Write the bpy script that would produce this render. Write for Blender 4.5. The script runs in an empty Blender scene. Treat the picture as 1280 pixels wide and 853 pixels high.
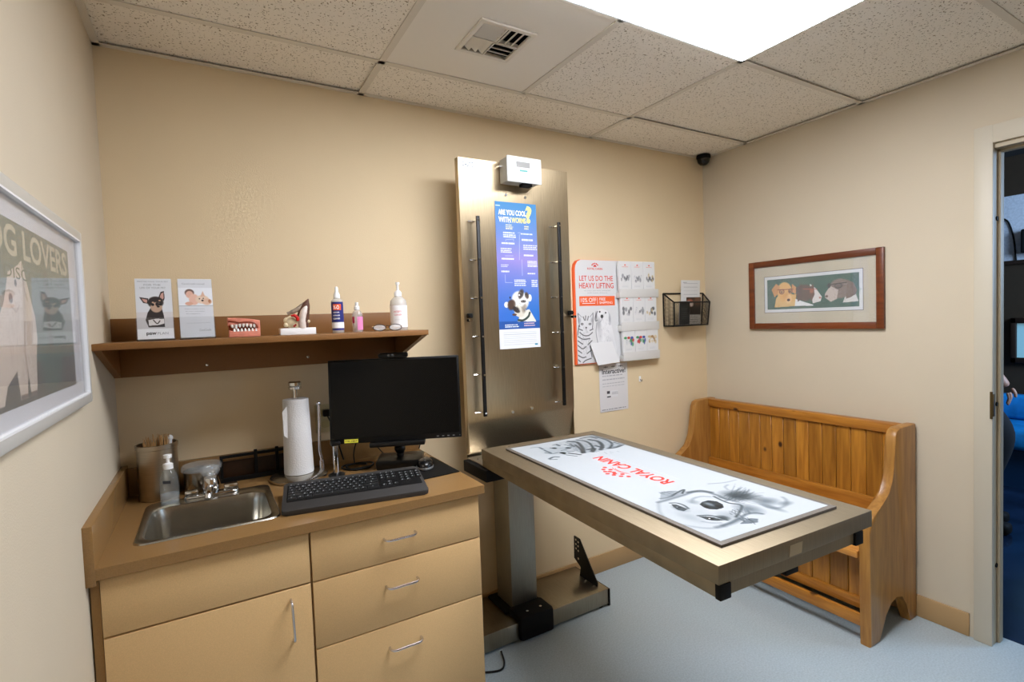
import bpy, bmesh, math, random
import numpy as np
from mathutils import Matrix, Vector
random.seed(7); np.random.seed(7)
S = bpy.context.scene; C = S.collection
# ------------------------------------------------------------------ camera, world, exposure
CX, CY, CZ, YAW, PIT, ROL, F = .2791, -2.1937, 1.4146, -.5321, -.0411, -.0364, 645.184
_f = Vector((-math.sin(YAW)*math.cos(PIT), math.cos(YAW)*math.cos(PIT), math.sin(PIT)))
_r = _f.cross(Vector((0, 0, 1))).normalized(); _u = _r.cross(_f)
_R = _r*math.cos(ROL) + _u*math.sin(ROL); _U = -_r*math.sin(ROL) + _u*math.cos(ROL)
cam = bpy.data.objects.new('camera', bpy.data.cameras.new('camera')); C.objects.link(cam)
M = Matrix((_R, _U, -_f)).transposed().to_4x4(); M.translation = (CX, CY, CZ)
cam.matrix_world = M
cam.data.sensor_width = 36; cam.data.lens = F/1280*36; cam.data.clip_start = .02
S.camera = cam
S.view_settings.view_transform = 'Standard'; S.view_settings.look = 'None'
S.view_settings.exposure = 0.0; S.view_settings.gamma = 1.0; S.view_settings.use_curve_mapping = False
LIGHT = 25.0          # ceiling lens emission
FILL_REAR = 2.5  # emission of the unseen fill panel behind the camera
W = bpy.data.worlds.new('world'); S.world = W; W.use_nodes = True
W.node_tree.nodes['Background'].inputs[0].default_value = (.30, .40, .55, 1)
W.node_tree.nodes['Background'].inputs[1].default_value = .25
la = bpy.data.lights.new('hall_fill_light', 'AREA'); la.energy = 120; la.color = (.45, .68, 1); la.size = 1.4  # added cool fill for the hall; no window stands behind it
lo = bpy.data.objects.new('hall_fill_light', la); C.objects.link(lo); lo.location = (5.0, -2.7, 2.2)
lo.rotation_euler = (math.radians(-50), 0, 0)
lo.rotation_euler = (Vector((5.6, -.6, .9))-Vector(lo.location)).to_track_quat('-Z', 'Y').to_euler()

def at(x, y, ax, v):
    """the point of a photograph position on the plane <axis> = v"""
    d = _f + _R*((x-640)/F) - _U*((y-426.5)/F)
    o = Vector((CX, CY, CZ)); return o + d*((v-o[ax])/d[ax])

XR, H = 3.0, 2.3735
# ------------------------------------------------------------------ materials
def srgb(c):
    if isinstance(c, str):
        c = [int(c[i:i+2], 16)/255 for i in (0, 2, 4)]
    return tuple((x/12.92 if x <= .04045 else ((x+.055)/1.055)**2.4) for x in c)
MC = {}
def mat(name, col, rough=.5, metal=0, noise=None, bump=None, alpha=None, trans=0, ior=1.45, emit=0, stretch=None, spec=.5, coat=0):
    if name in MC: return MC[name]
    m = bpy.data.materials.new(name); m.use_nodes = True; MC[name] = m
    n = m.node_tree.nodes; l = m.node_tree.links; p = n['Principled BSDF']
    c = srgb(col); p.inputs['Base Color'].default_value = (*c, 1)
    p.inputs['Roughness'].default_value = rough; p.inputs['Metallic'].default_value = metal
    p.inputs['IOR'].default_value = ior; p.inputs['Transmission Weight'].default_value = trans
    p.inputs['Specular IOR Level'].default_value = spec; p.inputs['Coat Weight'].default_value = coat
    if emit:
        p.inputs['Emission Color'].default_value = (*c, 1); p.inputs['Emission Strength'].default_value = emit
    tc = n.new('ShaderNodeTexCoord'); mp = n.new('ShaderNodeMapping'); l.new(tc.outputs['Object'], mp.inputs[0])
    if stretch: mp.inputs['Scale'].default_value = stretch
    if noise:
        nt = n.new('ShaderNodeTexNoise'); nt.inputs['Scale'].default_value = noise[0]; nt.inputs['Detail'].default_value = 3
        l.new(mp.outputs[0], nt.inputs['Vector'])
        r = n.new('ShaderNodeValToRGB'); a = noise[1]
        r.color_ramp.elements[0].position = .3; r.color_ramp.elements[1].position = .7
        r.color_ramp.elements[0].color = (*[max(0, x*(1-a)) for x in c], 1)
        r.color_ramp.elements[1].color = (*[min(1, x*(1+a)) for x in c], 1)
        l.new(nt.outputs[0], r.inputs[0]); l.new(r.outputs[0], p.inputs['Base Color'])
    if bump:
        bt = n.new('ShaderNodeTexNoise'); bt.inputs['Scale'].default_value = bump[0]; bt.inputs['Detail'].default_value = 4
        l.new(mp.outputs[0], bt.inputs['Vector'])
        b = n.new('ShaderNodeBump'); b.inputs['Strength'].default_value = bump[1]; b.inputs['Distance'].default_value = .002
        l.new(bt.outputs[0], b.inputs['Height']); l.new(b.outputs[0], p.inputs['Normal'])
    return m
def wood(name, c1, c2, c3, axis='Z', knots=True, rough=.35):
    if name in MC: return MC[name]
    m = bpy.data.materials.new(name); m.use_nodes = True; MC[name] = m
    n = m.node_tree.nodes; l = m.node_tree.links; p = n['Principled BSDF']; p.inputs['Roughness'].default_value = rough
    tc = n.new('ShaderNodeTexCoord'); mp = n.new('ShaderNodeMapping'); l.new(tc.outputs['Object'], mp.inputs[0])
    geo = n.new('ShaderNodeNewGeometry')
    sc = {'Z': (1, 1, .09), 'Y': (1, .09, 1), 'X': (.09, 1, 1)}[axis]
    mp.inputs['Scale'].default_value = sc
    add = n.new('ShaderNodeVectorMath'); add.operation = 'MULTIPLY_ADD'
    l.new(geo.outputs['Random Per Island'], add.inputs[0]); add.inputs[1].default_value = (9, 9, 9)
    l.new(mp.outputs[0], add.inputs[2])
    nt = n.new('ShaderNodeTexNoise'); nt.inputs['Scale'].default_value = 45; nt.inputs['Detail'].default_value = 5; nt.inputs['Distortion'].default_value = .6
    l.new(add.outputs[0], nt.inputs['Vector'])
    r = n.new('ShaderNodeValToRGB'); e = r.color_ramp.elements
    e[0].position = .28; e[1].position = .75; e[0].color = (*srgb(c1), 1); e[1].color = (*srgb(c2), 1)
    l.new(nt.outputs[0], r.inputs[0])
    hs = n.new('ShaderNodeHueSaturation'); mr = n.new('ShaderNodeMapRange')
    mr.inputs['To Min'].default_value = .78; mr.inputs['To Max'].default_value = 1.18
    l.new(geo.outputs['Random Per Island'], mr.inputs[0]); l.new(mr.outputs[0], hs.inputs['Value']); l.new(r.outputs[0], hs.inputs['Color'])
    out = hs.outputs[0]
    if knots:
        mk = n.new('ShaderNodeMapping'); l.new(tc.outputs['Object'], mk.inputs[0])
        mk.inputs['Scale'].default_value = {'Z': (1, 1, .7), 'Y': (1, .7, 1), 'X': (.7, 1, 1)}[axis]
        v = n.new('ShaderNodeTexVoronoi'); v.inputs['Scale'].default_value = 7.6; l.new(mk.outputs[0], v.inputs['Vector'])
        rr = n.new('ShaderNodeValToRGB'); rr.color_ramp.elements[0].position = .055; rr.color_ramp.elements[1].position = .11
        l.new(v.outputs['Distance'], rr.inputs[0])
        mx = n.new('ShaderNodeMixRGB'); l.new(rr.outputs[0], mx.inputs[0]); mx.inputs[1].default_value = (*srgb(c3), 1); l.new(out, mx.inputs[2])
        out = mx.outputs[0]
    l.new(out, p.inputs['Base Color'])
    return m
def steel(name, col='c9c4ba', rough=.3, stretch=(1, 1, 60), metal=1.0, amt=.12, strength=.08):
    if name in MC: return MC[name]
    m = mat(name, col, rough, metal, noise=(14, amt), stretch=stretch, bump=(60, strength)); return m
def glass(name, tint='f4f6f6', a=.25, rough=.03):
    """clear thin plastic or glass: see-through, mirror-like at grazing angles, with a share a of milky body"""
    if name in MC: return MC[name]
    m = bpy.data.materials.new(name); m.use_nodes = True; MC[name] = m
    n = m.node_tree.nodes; l = m.node_tree.links; n.remove(n['Principled BSDF']); out = n['Material Output']
    tr = n.new('ShaderNodeBsdfTransparent'); tr.inputs[0].default_value = (*[.85+.15*x for x in srgb(tint)], 1)
    df = n.new('ShaderNodeBsdfDiffuse'); df.inputs[0].default_value = (*srgb(tint), 1)
    gl = n.new('ShaderNodeBsdfGlossy'); gl.inputs['Roughness'].default_value = rough
    lw = n.new('ShaderNodeLayerWeight'); lw.inputs[0].default_value = .5
    pw = n.new('ShaderNodeMath'); pw.operation = 'POWER'; l.new(lw.outputs['Facing'], pw.inputs[0]); pw.inputs[1].default_value = 5
    fr = n.new('ShaderNodeMath'); fr.operation = 'MULTIPLY_ADD'; l.new(pw.outputs[0], fr.inputs[0]); fr.inputs[1].default_value = .55; fr.inputs[2].default_value = .035
    m1 = n.new('ShaderNodeMixShader'); m1.inputs[0].default_value = a; l.new(tr.outputs[0], m1.inputs[1]); l.new(df.outputs[0], m1.inputs[2])
    m2 = n.new('ShaderNodeMixShader'); l.new(fr.outputs[0], m2.inputs[0]); l.new(m1.outputs[0], m2.inputs[1]); l.new(gl.outputs[0], m2.inputs[2])
    l.new(m2.outputs[0], out.inputs['Surface']); return m
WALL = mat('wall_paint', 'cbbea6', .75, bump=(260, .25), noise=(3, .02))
WALLB = mat('wall_paint_light_tint', 'dfcaa4', .75, bump=(260, .25), noise=(3, .02))  # same paint as WALL; warmer light on the back wall put into its colour
LAM = mat('laminate_tan', 'd2ae7a', .5, noise=(420, .07))
LAMTOP = mat('laminate_countertop', '8c6a40', .25, noise=(420, .09))
LAMSH = mat('laminate_shelf', '84592c', .5, noise=(420, .1))
DARKGAP = mat('dark_gap', '14100c', .9)
BLACK = mat('black_plastic', '0d0d0d', .35, spec=.4)
BLACKM = mat('black_matte', '0c0b0a', .7, spec=.25)
BLACKMET = mat('black_metal', '100f0e', .45, metal=.3)
SCREEN = mat('screen_black', '060606', .22, spec=.25)
CHROME = mat('chrome', 'dcdcdc', .12, 1.0)
WHITEP = mat('white_plastic', 'f2f2f0', .35)
PAPER = mat('white_paper', 'dcdcdc', .7)
STEEL = steel('brushed_steel', 'c6c0b6', .33, (60, 1, 1))
STEELV = steel('brushed_steel_panel', 'bba98a', .33, (60, 60, 1))
STEELT = steel('brushed_steel_table', '988b74', .58, (60, 1, 1))
STEELSINK = steel('sink_steel', 'b9b5ab', .25, (1, 1, 1), amt=.05)
RED = mat('ink_red', 'd83222', .6); ORANGE = mat('ink_orange', 'f0642e', .6); INKW = mat('ink_white', 'f6f6f6', .6)
INKG = mat('ink_grey', '8d9296', .6); INKD = mat('ink_dark', '2b2b2e', .6); YEL = mat('ink_yellow', 'efe58a', .6)

# ------------------------------------------------------------------ builders
def NB(): return bmesh.new()
def bx(bm, lo, hi, bev=0, mi=0, seg=2, Mx=None):
    lo = [min(a, b) for a, b in zip(lo, hi)], [max(a, b) for a, b in zip(lo, hi)]
    hi = lo[1]; lo = lo[0]
    vs = [bm.verts.new((x, y, z)) for x in (lo[0], hi[0]) for y in (lo[1], hi[1]) for z in (lo[2], hi[2])]
    fs = [bm.faces.new([vs[i] for i in q]) for q in ((0, 1, 3, 2), (4, 6, 7, 5), (0, 4, 5, 1), (2, 3, 7, 6), (0, 2, 6, 4), (1, 5, 7, 3))]
    for f in fs: f.material_index = mi
    new = set(vs)
    if bev:
        es = {e for f in fs for e in f.edges}
        r = bmesh.ops.bevel(bm, geom=list(es), offset=bev, segments=seg, profile=.5, affect='EDGES')
        for f in r['faces']: f.material_index = mi
        new = {v for f in r['faces'] for v in f.verts}
    if Mx is not None: bmesh.ops.transform(bm, matrix=Mx, verts=list(new))
    return bm
def prism(bm, pts, axis, lo, hi, mi=0, bev=0):
    """polygon in the plane normal to axis, extruded lo..hi"""
    def P(a, b, c): return {0: (c, a, b), 1: (a, c, b), 2: (a, b, c)}[axis]
    A = [bm.verts.new(P(a, b, lo)) for a, b in pts]; B = [bm.verts.new(P(a, b, hi)) for a, b in pts]
    n = len(pts); fs = [bm.faces.new(A), bm.faces.new(B[::-1])]
    caps = list(fs)
    for i in range(n): fs.append(bm.faces.new((A[i], B[i], B[(i+1) % n], A[(i+1) % n])))
    for f in fs: f.material_index = mi
    if bev:
        es = {e for f in caps for e in f.edges}
        r = bmesh.ops.bevel(bm, geom=list(es), offset=bev, segments=2, profile=.5, affect='EDGES')
        for f in r['faces']: f.material_index = mi
    return bm
def lathe(bm, prof, o=(0, 0, 0), n=28, mi=0, sy=1, caps=True):
    rings = []
    for r, z in prof:
        rings.append([bm.verts.new((o[0]+r*math.cos(2*math.pi*i/n), o[1]+sy*r*math.sin(2*math.pi*i/n), o[2]+z)) for i in range(n)])
    for a, b in zip(rings, rings[1:]):
        for i in range(n):
            bm.faces.new((a[i], a[(i+1) % n], b[(i+1) % n], b[i])).material_index = mi
    if caps:
        if prof[0][0] > 1e-4: bm.faces.new(rings[0][::-1]).material_index = mi
        if prof[-1][0] > 1e-4: bm.faces.new(rings[-1]).material_index = mi
    return bm
def tube(bm, pts, r, n=8, mi=0, rs=None):
    pts = [Vector(p) for p in pts]; up = Vector((0, 0, 1)); prev = None
    for i, p in enumerate(pts):
        t = (pts[min(i+1, len(pts)-1)] - pts[max(i-1, 0)]).normalized()
        if prev is None:
            a = t.cross(up)
            if a.length < .05: a = t.cross(Vector((1, 0, 0)))
            a.normalize()
        else:
            a = (A0 - t*A0.dot(t)).normalized()
        A0 = a; b = t.cross(a); rr = rs[i] if rs else r
        ring = [bm.verts.new(p + (a*math.cos(2*math.pi*k/n) + b*math.sin(2*math.pi*k/n))*rr) for k in range(n)]
        if prev:
            for k in range(n): bm.faces.new((prev[k], prev[(k+1) % n], ring[(k+1) % n], ring[k])).material_index = mi
        else: first = ring
        prev = ring
    bm.faces.new(first[::-1]).material_index = mi; bm.faces.new(prev).material_index = mi
    return bm
def curve(pts, k=8):
    """Catmull-Rom through pts"""
    P = [Vector(p) for p in pts]; P = [P[0]*2-P[1]] + P + [P[-1]*2-P[-2]]; out = []
    for i in range(1, len(P)-2):
        for j in range(k):
            t = j/k; a, b, c, d = P[i-1:i+3]
            out.append(.5*((2*b)+(c-a)*t+(2*a-5*b+4*c-d)*t*t+(3*b-a-3*c+d)*t**3))
    return out + [P[-2]]
def sph(bm, c, r, s=(1, 1, 1), mi=0, seg=16):
    res = bmesh.ops.create_uvsphere(bm, u_segments=seg, v_segments=max(6, seg//2+2), radius=r)
    for v in res['verts']: v.co = Vector((v.co.x*s[0]+c[0], v.co.y*s[1]+c[1], v.co.z*s[2]+c[2]))
    for f in {f for v in res['verts'] for f in v.link_faces}: f.material_index = mi
def rrect(x0, y0, x1, y1, r, k=5):
    o = []
    for cx, cy, a in ((x1-r, y1-r, 0), (x0+r, y1-r, 90), (x0+r, y0+r, 180), (x1-r, y0+r, 270)):
        for i in range(k+1):
            t = math.radians(a+90*i/k); o.append((cx+r*math.cos(t), cy+r*math.sin(t)))
    return o
def loft(bm, rings, mi=0, caps=(False, False)):
    R = [[bm.verts.new(p) for p in ring] for ring in rings]; n = len(R[0])
    for a, b in zip(R, R[1:]):
        for i in range(n): bm.faces.new((a[i], a[(i+1) % n], b[(i+1) % n], b[i])).material_index = mi
    if caps[0]: bm.faces.new(R[0][::-1]).material_index = mi
    if caps[1]: bm.faces.new(R[-1]).material_index = mi
def obj(name, bm, mats, parent=None, world=True, frame=None, sharp=38):
    """one mesh object. world: vertices are in world space; frame: vertices are local to that matrix of the parent"""
    if frame is None and world and parent is not None:
        bmesh.ops.transform(bm, matrix=parent.matrix_basis.inverted() if parent.parent is None else (parent.parent.matrix_basis @ parent.matrix_basis).inverted(), verts=bm.verts[:])
    bmesh.ops.recalc_face_normals(bm, faces=bm.faces[:])
    me = bpy.data.meshes.new(name); bm.to_mesh(me); bm.free()
    for m in (mats if isinstance(mats, (list, tuple)) else [mats]): me.materials.append(m)
    for p in me.polygons: p.use_smooth = True
    me.set_sharp_from_angle(angle=math.radians(sharp))
    o = bpy.data.objects.new(name, me); C.objects.link(o)
    if parent: o.parent = parent
    if frame is not None: o.matrix_basis = frame
    return o
def recenter(o):
    """put a top-level mesh's origin at its base"""
    co = [v.co for v in o.data.vertices]
    c = Vector(((min(v.x for v in co)+max(v.x for v in co))/2, (min(v.y for v in co)+max(v.y for v in co))/2, min(v.z for v in co)))
    o.data.transform(Matrix.Translation(-c)); o.location = o.location + c
def thing(name, label, cat, loc=(0, 0, 0), rotz=0, group=None, rot=None):
    o = bpy.data.objects.new(name, None); C.objects.link(o); o.empty_display_size = .05
    o.location = loc; o.rotation_euler = rot if rot else (0, 0, rotz)
    o['label'] = label; o['category'] = cat
    if group: o['group'] = group
    o.matrix_basis = Matrix.LocRotScale(Vector(loc), o.rotation_euler, None)
    return o
def tag(o, label, cat, group=None, kind=None, center=True):
    o['label'] = label; o['category'] = cat
    if group: o['group'] = group
    if kind: o['kind'] = kind
    if center: recenter(o)
    return o
def struct(name, bm, m, parent=None, world=True):
    o = obj(name, bm, m, parent, world)
    if parent is None: o['kind'] = 'structure'
    return o
def FR(o, u, v):
    u = Vector(u).normalized(); v = Vector(v).normalized(); n = u.cross(v)
    m = Matrix((u, v, n)).transposed().to_4x4(); m.translation = Vector(o); return m

# lettering: glyph outlines of the built-in font, filled, fitted into a box
GC = {}
def glyphs(s, bold=0.0, space=1.0):
    k = (s, bold, space)
    if k in GC: return GC[k]
    cu = bpy.data.curves.new('t', 'FONT'); cu.body = s; cu.offset = bold; cu.space_character = space; cu.resolution_u = 3; cu.fill_mode = 'FRONT'
    o = bpy.data.objects.new('t', cu); C.objects.link(o)
    bpy.context.view_layer.update()
    me = bpy.data.meshes.new_from_object(o.evaluated_get(bpy.context.evaluated_depsgraph_get()))
    V = [(v.co.x, v.co.y) for v in me.vertices]; P = [tuple(p.vertices) for p in me.polygons]
    bpy.data.objects.remove(o); bpy.data.curves.remove(cu); bpy.data.meshes.remove(me)
    GC[k] = (V, P); return GC[k]
def txt(bm, s, u0, v0, u1, v1, bold=0.0, mi=0, n=0, space=1.0):
    """string s stretched into the box u0..u1, v0..v1 of the local plane"""
    V, P = glyphs(s, bold, space); xs = [p[0] for p in V]; ys = [p[1] for p in V]
    ax, bx_, ay, by = min(xs), max(xs), min(ys), max(ys)
    vs = [bm.verts.new((u0+(x-ax)/(bx_-ax)*(u1-u0), v0+(y-ay)/(by-ay)*(v1-v0), n)) for x, y in V]
    for p in P:
        try: bm.faces.new([vs[i] for i in p]).material_index = mi
        except ValueError: pass
def flat(bm, pts, n=0, mi=0):
    bm.faces.new([bm.verts.new((u, v, n)) for u, v in pts]).material_index = mi

# painted pictures: a fine grid of vertices carrying the print's colours
def cmat(name='printed_colours', rough=.5):
    if name in MC: return MC[name]
    m = bpy.data.materials.new(name); m.use_nodes = True; MC[name] = m
    a = m.node_tree.nodes.new('ShaderNodeVertexColor'); a.layer_name = 'print'
    p = m.node_tree.nodes['Principled BSDF']; p.inputs['Roughness'].default_value = rough
    m.node_tree.links.new(a.outputs[0], p.inputs['Base Color']); return m
def h2(c): return np.array([int(c[i:i+2], 16)/255 for i in (0, 2, 4)])
class Canvas:
    def __init__(s, w, h, res, base, mp=None):
        s.w, s.h = w, h; s.nu = max(2, int(w/res)+1); s.nv = max(2, int(h/res)+1)
        s.U, s.V = np.meshgrid(np.linspace(0, w, s.nu), np.linspace(0, h, s.nv)); s.I = np.ones((s.nv, s.nu, 3))*h2(base)
        s.mp = mp or (lambda p: p); s.res = w/(s.nu-1)
    def blend(s, a, c, k=1):
        a = (np.clip(a, 0, 1)*k)[..., None]; s.I = s.I*(1-a) + h2(c)*a
    def rect(s, u0, v0, u1, v1, c, k=1): s.blend(((s.U >= u0) & (s.U <= u1) & (s.V >= v0) & (s.V <= v1)).astype(float), c, k)
    def ell(s, p, ru, rv, c, rot=0, soft=.2, k=1, local=True):
        u, v = s.mp(p); t = math.radians(rot); x = s.U-u; y = s.V-v
        d = np.sqrt(((x*math.cos(t)+y*math.sin(t))/ru)**2+((-x*math.sin(t)+y*math.cos(t))/rv)**2)
        s.blend((1-d)/soft+.5, c, k)
    def line(s, pts, w, c, soft=None, k=1, raw=False, smooth=True):
        P = [p if raw else s.mp(p) for p in pts]; D = np.full(s.U.shape, 9.)
        if smooth and len(P) > 2: P = [(q.x, q.y) for q in curve([(a, b, 0) for a, b in P], 5)]
        for (a, b), (e, f) in zip(P, P[1:]):
            L = (e-a)**2+(f-b)**2+1e-12; t = np.clip(((s.U-a)*(e-a)+(s.V-b)*(f-b))/L, 0, 1)
            D = np.minimum(D, np.hypot(s.U-a-t*(e-a), s.V-b-t*(f-b)))
        s.blend((w/2-D)/(soft or s.res)+.5, c, k)
    def poly(s, pts, c, k=1, raw=False):
        P = [p if raw else s.mp(p) for p in pts]; ins = np.zeros(s.U.shape, bool); n = len(P)
        for i in range(n):
            (a, b), (e, f) = P[i], P[(i+1) % n]
            if b == f: continue
            q = ((b > s.V) != (f > s.V)) & (s.U < (e-a)*(s.V-b)/(f-b)+a); ins ^= q
        s.blend(ins.astype(float), c, k)
    def fur(s, p, ru, rv, n, ln, ang, w, cols, k=.6, spread=25):
        u, v = s.mp(p)
        for i in range(n):
            r = math.sqrt(random.random()); t = random.random()*6.283; a = u+ru*r*math.cos(t); b = v+rv*r*math.sin(t)
            g = math.radians(ang+random.uniform(-spread, spread)); L = ln*random.uniform(.5, 1)
            s.line([(a, b), (a+L*math.cos(g), b+L*math.sin(g))], w, random.choice(cols), k=k, raw=True)
    def greek(s, u0, v0, u1, v1, rows, c, k=.8, thick=.5):
        hgt = (v1-v0)/rows
        for i in range(rows):
            v = v0+hgt*(i+.5); u = u0
            end = u1-(random.random()*.15*(u1-u0))
            while u < end:
                L = random.uniform(.05, .16)*(u1-u0); s.rect(u, v-hgt*thick/2, min(u+L, end), v+hgt*thick/2, c, k); u += L+.025*(u1-u0)
    def obj(s, name, parent, frame, rough=.5):
        V = np.zeros((s.nu*s.nv, 3)); V[:, 0] = s.U.ravel(); V[:, 1] = s.V.ravel()
        i, j = np.meshgrid(np.arange(s.nu-1), np.arange(s.nv-1)); a = (j*s.nu+i).ravel()
        Q = np.stack([a, a+1, a+1+s.nu, a+s.nu], 1)
        me = bpy.data.meshes.new(name); me.from_pydata(V.tolist(), [], Q.tolist())
        at_ = me.color_attributes.new('print', 'FLOAT_COLOR', 'POINT')
        I = np.clip(s.I.reshape(-1, 3), 0, 1); L = np.where(I <= .04045, I/12.92, ((I+.055)/1.055)**2.4)
        at_.data.foreach_set('color', np.concatenate([L, np.ones((len(L), 1))], 1).ravel().astype(np.float32))
        me.materials.append(cmat('printed_colours_%d' % int(rough*100), rough)); me.update()
        o = bpy.data.objects.new(name, me); C.objects.link(o); o.parent = parent; o.matrix_basis = frame; return o

# ================================================================== THE ROOM
FLOORM = mat('vinyl_floor', 'a9b5b9', .3, noise=(150, .13), bump=(120, .05))
struct('floor', bx(NB(), (-.1, -3.7, -.08), (XR+.1, .1, 0)), FLOORM)
struct('wall_back', bx(NB(), (-.1, 0, -.0), (XR+.12, .1, 2.6)), WALLB)
struct('wall_left', bx(NB(), (-.1, -3.7, 0), (0, 0, 2.6)), WALL)
struct('wall_front', bx(NB(), (0, -3.7, 0), (XR, -3.6, 2.6)), mat('wall_front_brown', '967243', .6))  # unseen wall; brown chosen to dim bounce and warm the steel's reflections
DY0, DY1, DZ = -1.39, -2.26, 2.045
bm = NB(); bx(bm, (XR, DY0+.02, 0), (XR+.1, 0, 2.6)); bx(bm, (XR, -3.7, 0), (XR+.1, DY1-.02, 2.6)); bx(bm, (XR, DY1-.02, DZ), (XR+.1, DY0+.02, 2.6))
struct('wall_right', bm, WALL)
# ceiling: lay-in tiles hung in a metal grid
TILE = mat('ceiling_tile', 'f2ebde', .9)
def tile_mat():
    m = TILE; n = m.node_tree.nodes; l = m.node_tree.links; p = n['Principled BSDF']
    tc = n.new('ShaderNodeTexCoord'); v = n.new('ShaderNodeTexNoise'); v.inputs['Scale'].default_value = 160; v.inputs['Detail'].default_value = 1
    l.new(tc.outputs['Object'], v.inputs['Vector'])
    r = n.new('ShaderNodeValToRGB'); e = r.color_ramp.elements
    e[0].position = .30; e[1].position = .37; e[0].color = (*srgb('8f8064'), 1); e[1].color = (*srgb('f2ebde'), 1)
    l.new(v.outputs[0], r.inputs[0]); l.new(r.outputs[0], p.inputs['Base Color'])
    b = n.new('ShaderNodeBump'); b.inputs['Strength'].default_value = .3; b.inputs['Distance'].default_value = .002
    l.new(v.outputs[0], b.inputs['Height']); l.new(b.outputs[0], p.inputs['Normal'])
tile_mat()
GRID = mat('ceiling_grid', 'ddd5c6', .6); TILES = mat('ceiling_tile_smooth', 'efe9dd', .85)
xs = [XR-.9006-1.22, XR-.9006]; L1, L2, L3, L4, L5, L6 = -.3043, -.9143, -1.5243, -2.1343, -2.7443, -3.3543
xa, xb = xs; xm = xa+.61
bm = NB()
def tile(x0, x1, y0, y1, mi=0, lift=0.0):
    bx(bm, (x0+.006, y0-.006, H+.004+lift), (x1-.006, y1+.006, H+.016+lift), mi=mi)
lights = [(xa, xb, L2, L3), (xa, xb, L5, L6)]
rows = [0, L1, L2, L3, L4, L5, L6, -3.6]
for i in range(7):
    y0, y1 = rows[i], rows[i+1]
    cols = [0, xa, xb, XR] if i != 1 else [0, xa, xm, xb, XR]
    for a, b in zip(cols, cols[1:]):
        if a == xa and b == xb and i in (2, 5): continue
        if i == 1 and a == xa:
            # smooth tile with the vent hole
            hx0, hx1, hy0, hy1 = 1.085, 1.285, -.515, -.715
            for q in ((a, hx0+.006, y0, y1), (hx1-.006, b, y0, y1)): tile(*q, mi=1)
            bx(bm, (hx0, y0-.006, H+.004), (hx1, hy0, H+.016), mi=1); bx(bm, (hx0, hy1, H+.004), (hx1, y1+.006, H+.016), mi=1)
        else: tile(a, b, y0, y1, lift=.006 if (i, a) in ((0, 0), (1, xb), (2, xb)) else 0)
bx(bm, (0, -3.6, H+.05), (XR, 0, H+.07), mi=2)
struct('ceiling', bm, [TILE, TILES, DARKGAP])
bm = NB()
for y in rows[1:-1]: bx(bm, (0, y-.012, H), (XR, y+.012, H+.003))
for x in (xa, xb): bx(bm, (x-.012, -3.6, H), (x+.012, 0, H+.0028))
bx(bm, (xm-.012, L2, H), (xm+.012, L1, H+.0028))
for q in (((0, -.022, H), (XR, 0, H+.003)), ((0, -3.6, H), (.022, 0, H+.003)), ((XR-.022, -3.6, H), (XR, 0, H+.003)), ((0, -3.6, H), (XR, -3.58, H+.003))): bx(bm, *q)
struct('trim_1', bm, GRID)
BASE = mat('rubber_baseboard', 'b08f62', .5)
def baseboard(name, lo, hi):
    struct(name, bx(NB(), lo, hi, .003), BASE)
baseboard('baseboard_back', (1.06, -.008, 0), (XR, 0, .1)); baseboard('baseboard_right', (XR-.008, DY0+.075, 0), (XR, 0, .1))
bm = NB(); bx(bm, (XR-.008, -3.6, 0), (XR, DY1-.075, .1), .003); struct('baseboard_right_front', bm, BASE)
# door frame
TRIMW = mat('door_trim_paint', 'c6bda9', .45); JAMB = mat('door_jamb_paint', 'b5a68a', .5)
door = bpy.data.objects.new('door_1', None); C.objects.link(door); door.location = (XR, DY0, 0); door['kind'] = 'structure'
door.matrix_basis = Matrix.Translation((XR, DY0, 0))
bm = NB(); c0 = DY0+.058
bx(bm, (XR-.016, DY0-.002, 0), (XR, c0, DZ+.07), .003); bx(bm, (XR-.016, DY1-.07, 0), (XR, DY1+.002, DZ+.07), .003); bx(bm, (XR-.0158, DY1, DZ-.002), (XR, DY0, DZ+.0698), .003)
obj('door_casing', bm, TRIMW, door)
bm = NB(); bx(bm, (XR, DY0, 0), (XR+.1, DY0+.02, DZ)); bx(bm, (XR, DY1-.02, 0), (XR+.1, DY1, DZ)); bx(bm, (XR, DY1, DZ-.02), (XR+.1, DY0, DZ))
bx(bm, (XR+.04, DY0-.010, 0), (XR+.075, DY0, DZ-.02), .002); bx(bm, (XR+.04, DY1, 0), (XR+.075, DY1+.010, DZ-.02), .002); bx(bm, (XR+.04, DY1, DZ-.030), (XR+.075, DY0, DZ-.02), .002)
obj('door_jamb', bm, JAMB, door)
bm = NB(); BR = mat('hinge_bronze', '6b5a3c', .4, .8)
bx(bm, (XR-.019, DY0-.006, .955), (XR-.001, DY0+.006, 1.045), .001); tube(bm, [(XR-.018, DY0+.001, .945), (XR-.018, DY0+.001, 1.055)], .005)
obj('hinge', bm, BR, door)
bm = NB()
for z in (1.75, 1.0, .33): tube(bm, [(XR+.03, DY0, z), (XR+.03, DY0-.004, z)], .009, 12)
obj('rubber_bumper', bm, BLACKM, door)
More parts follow.
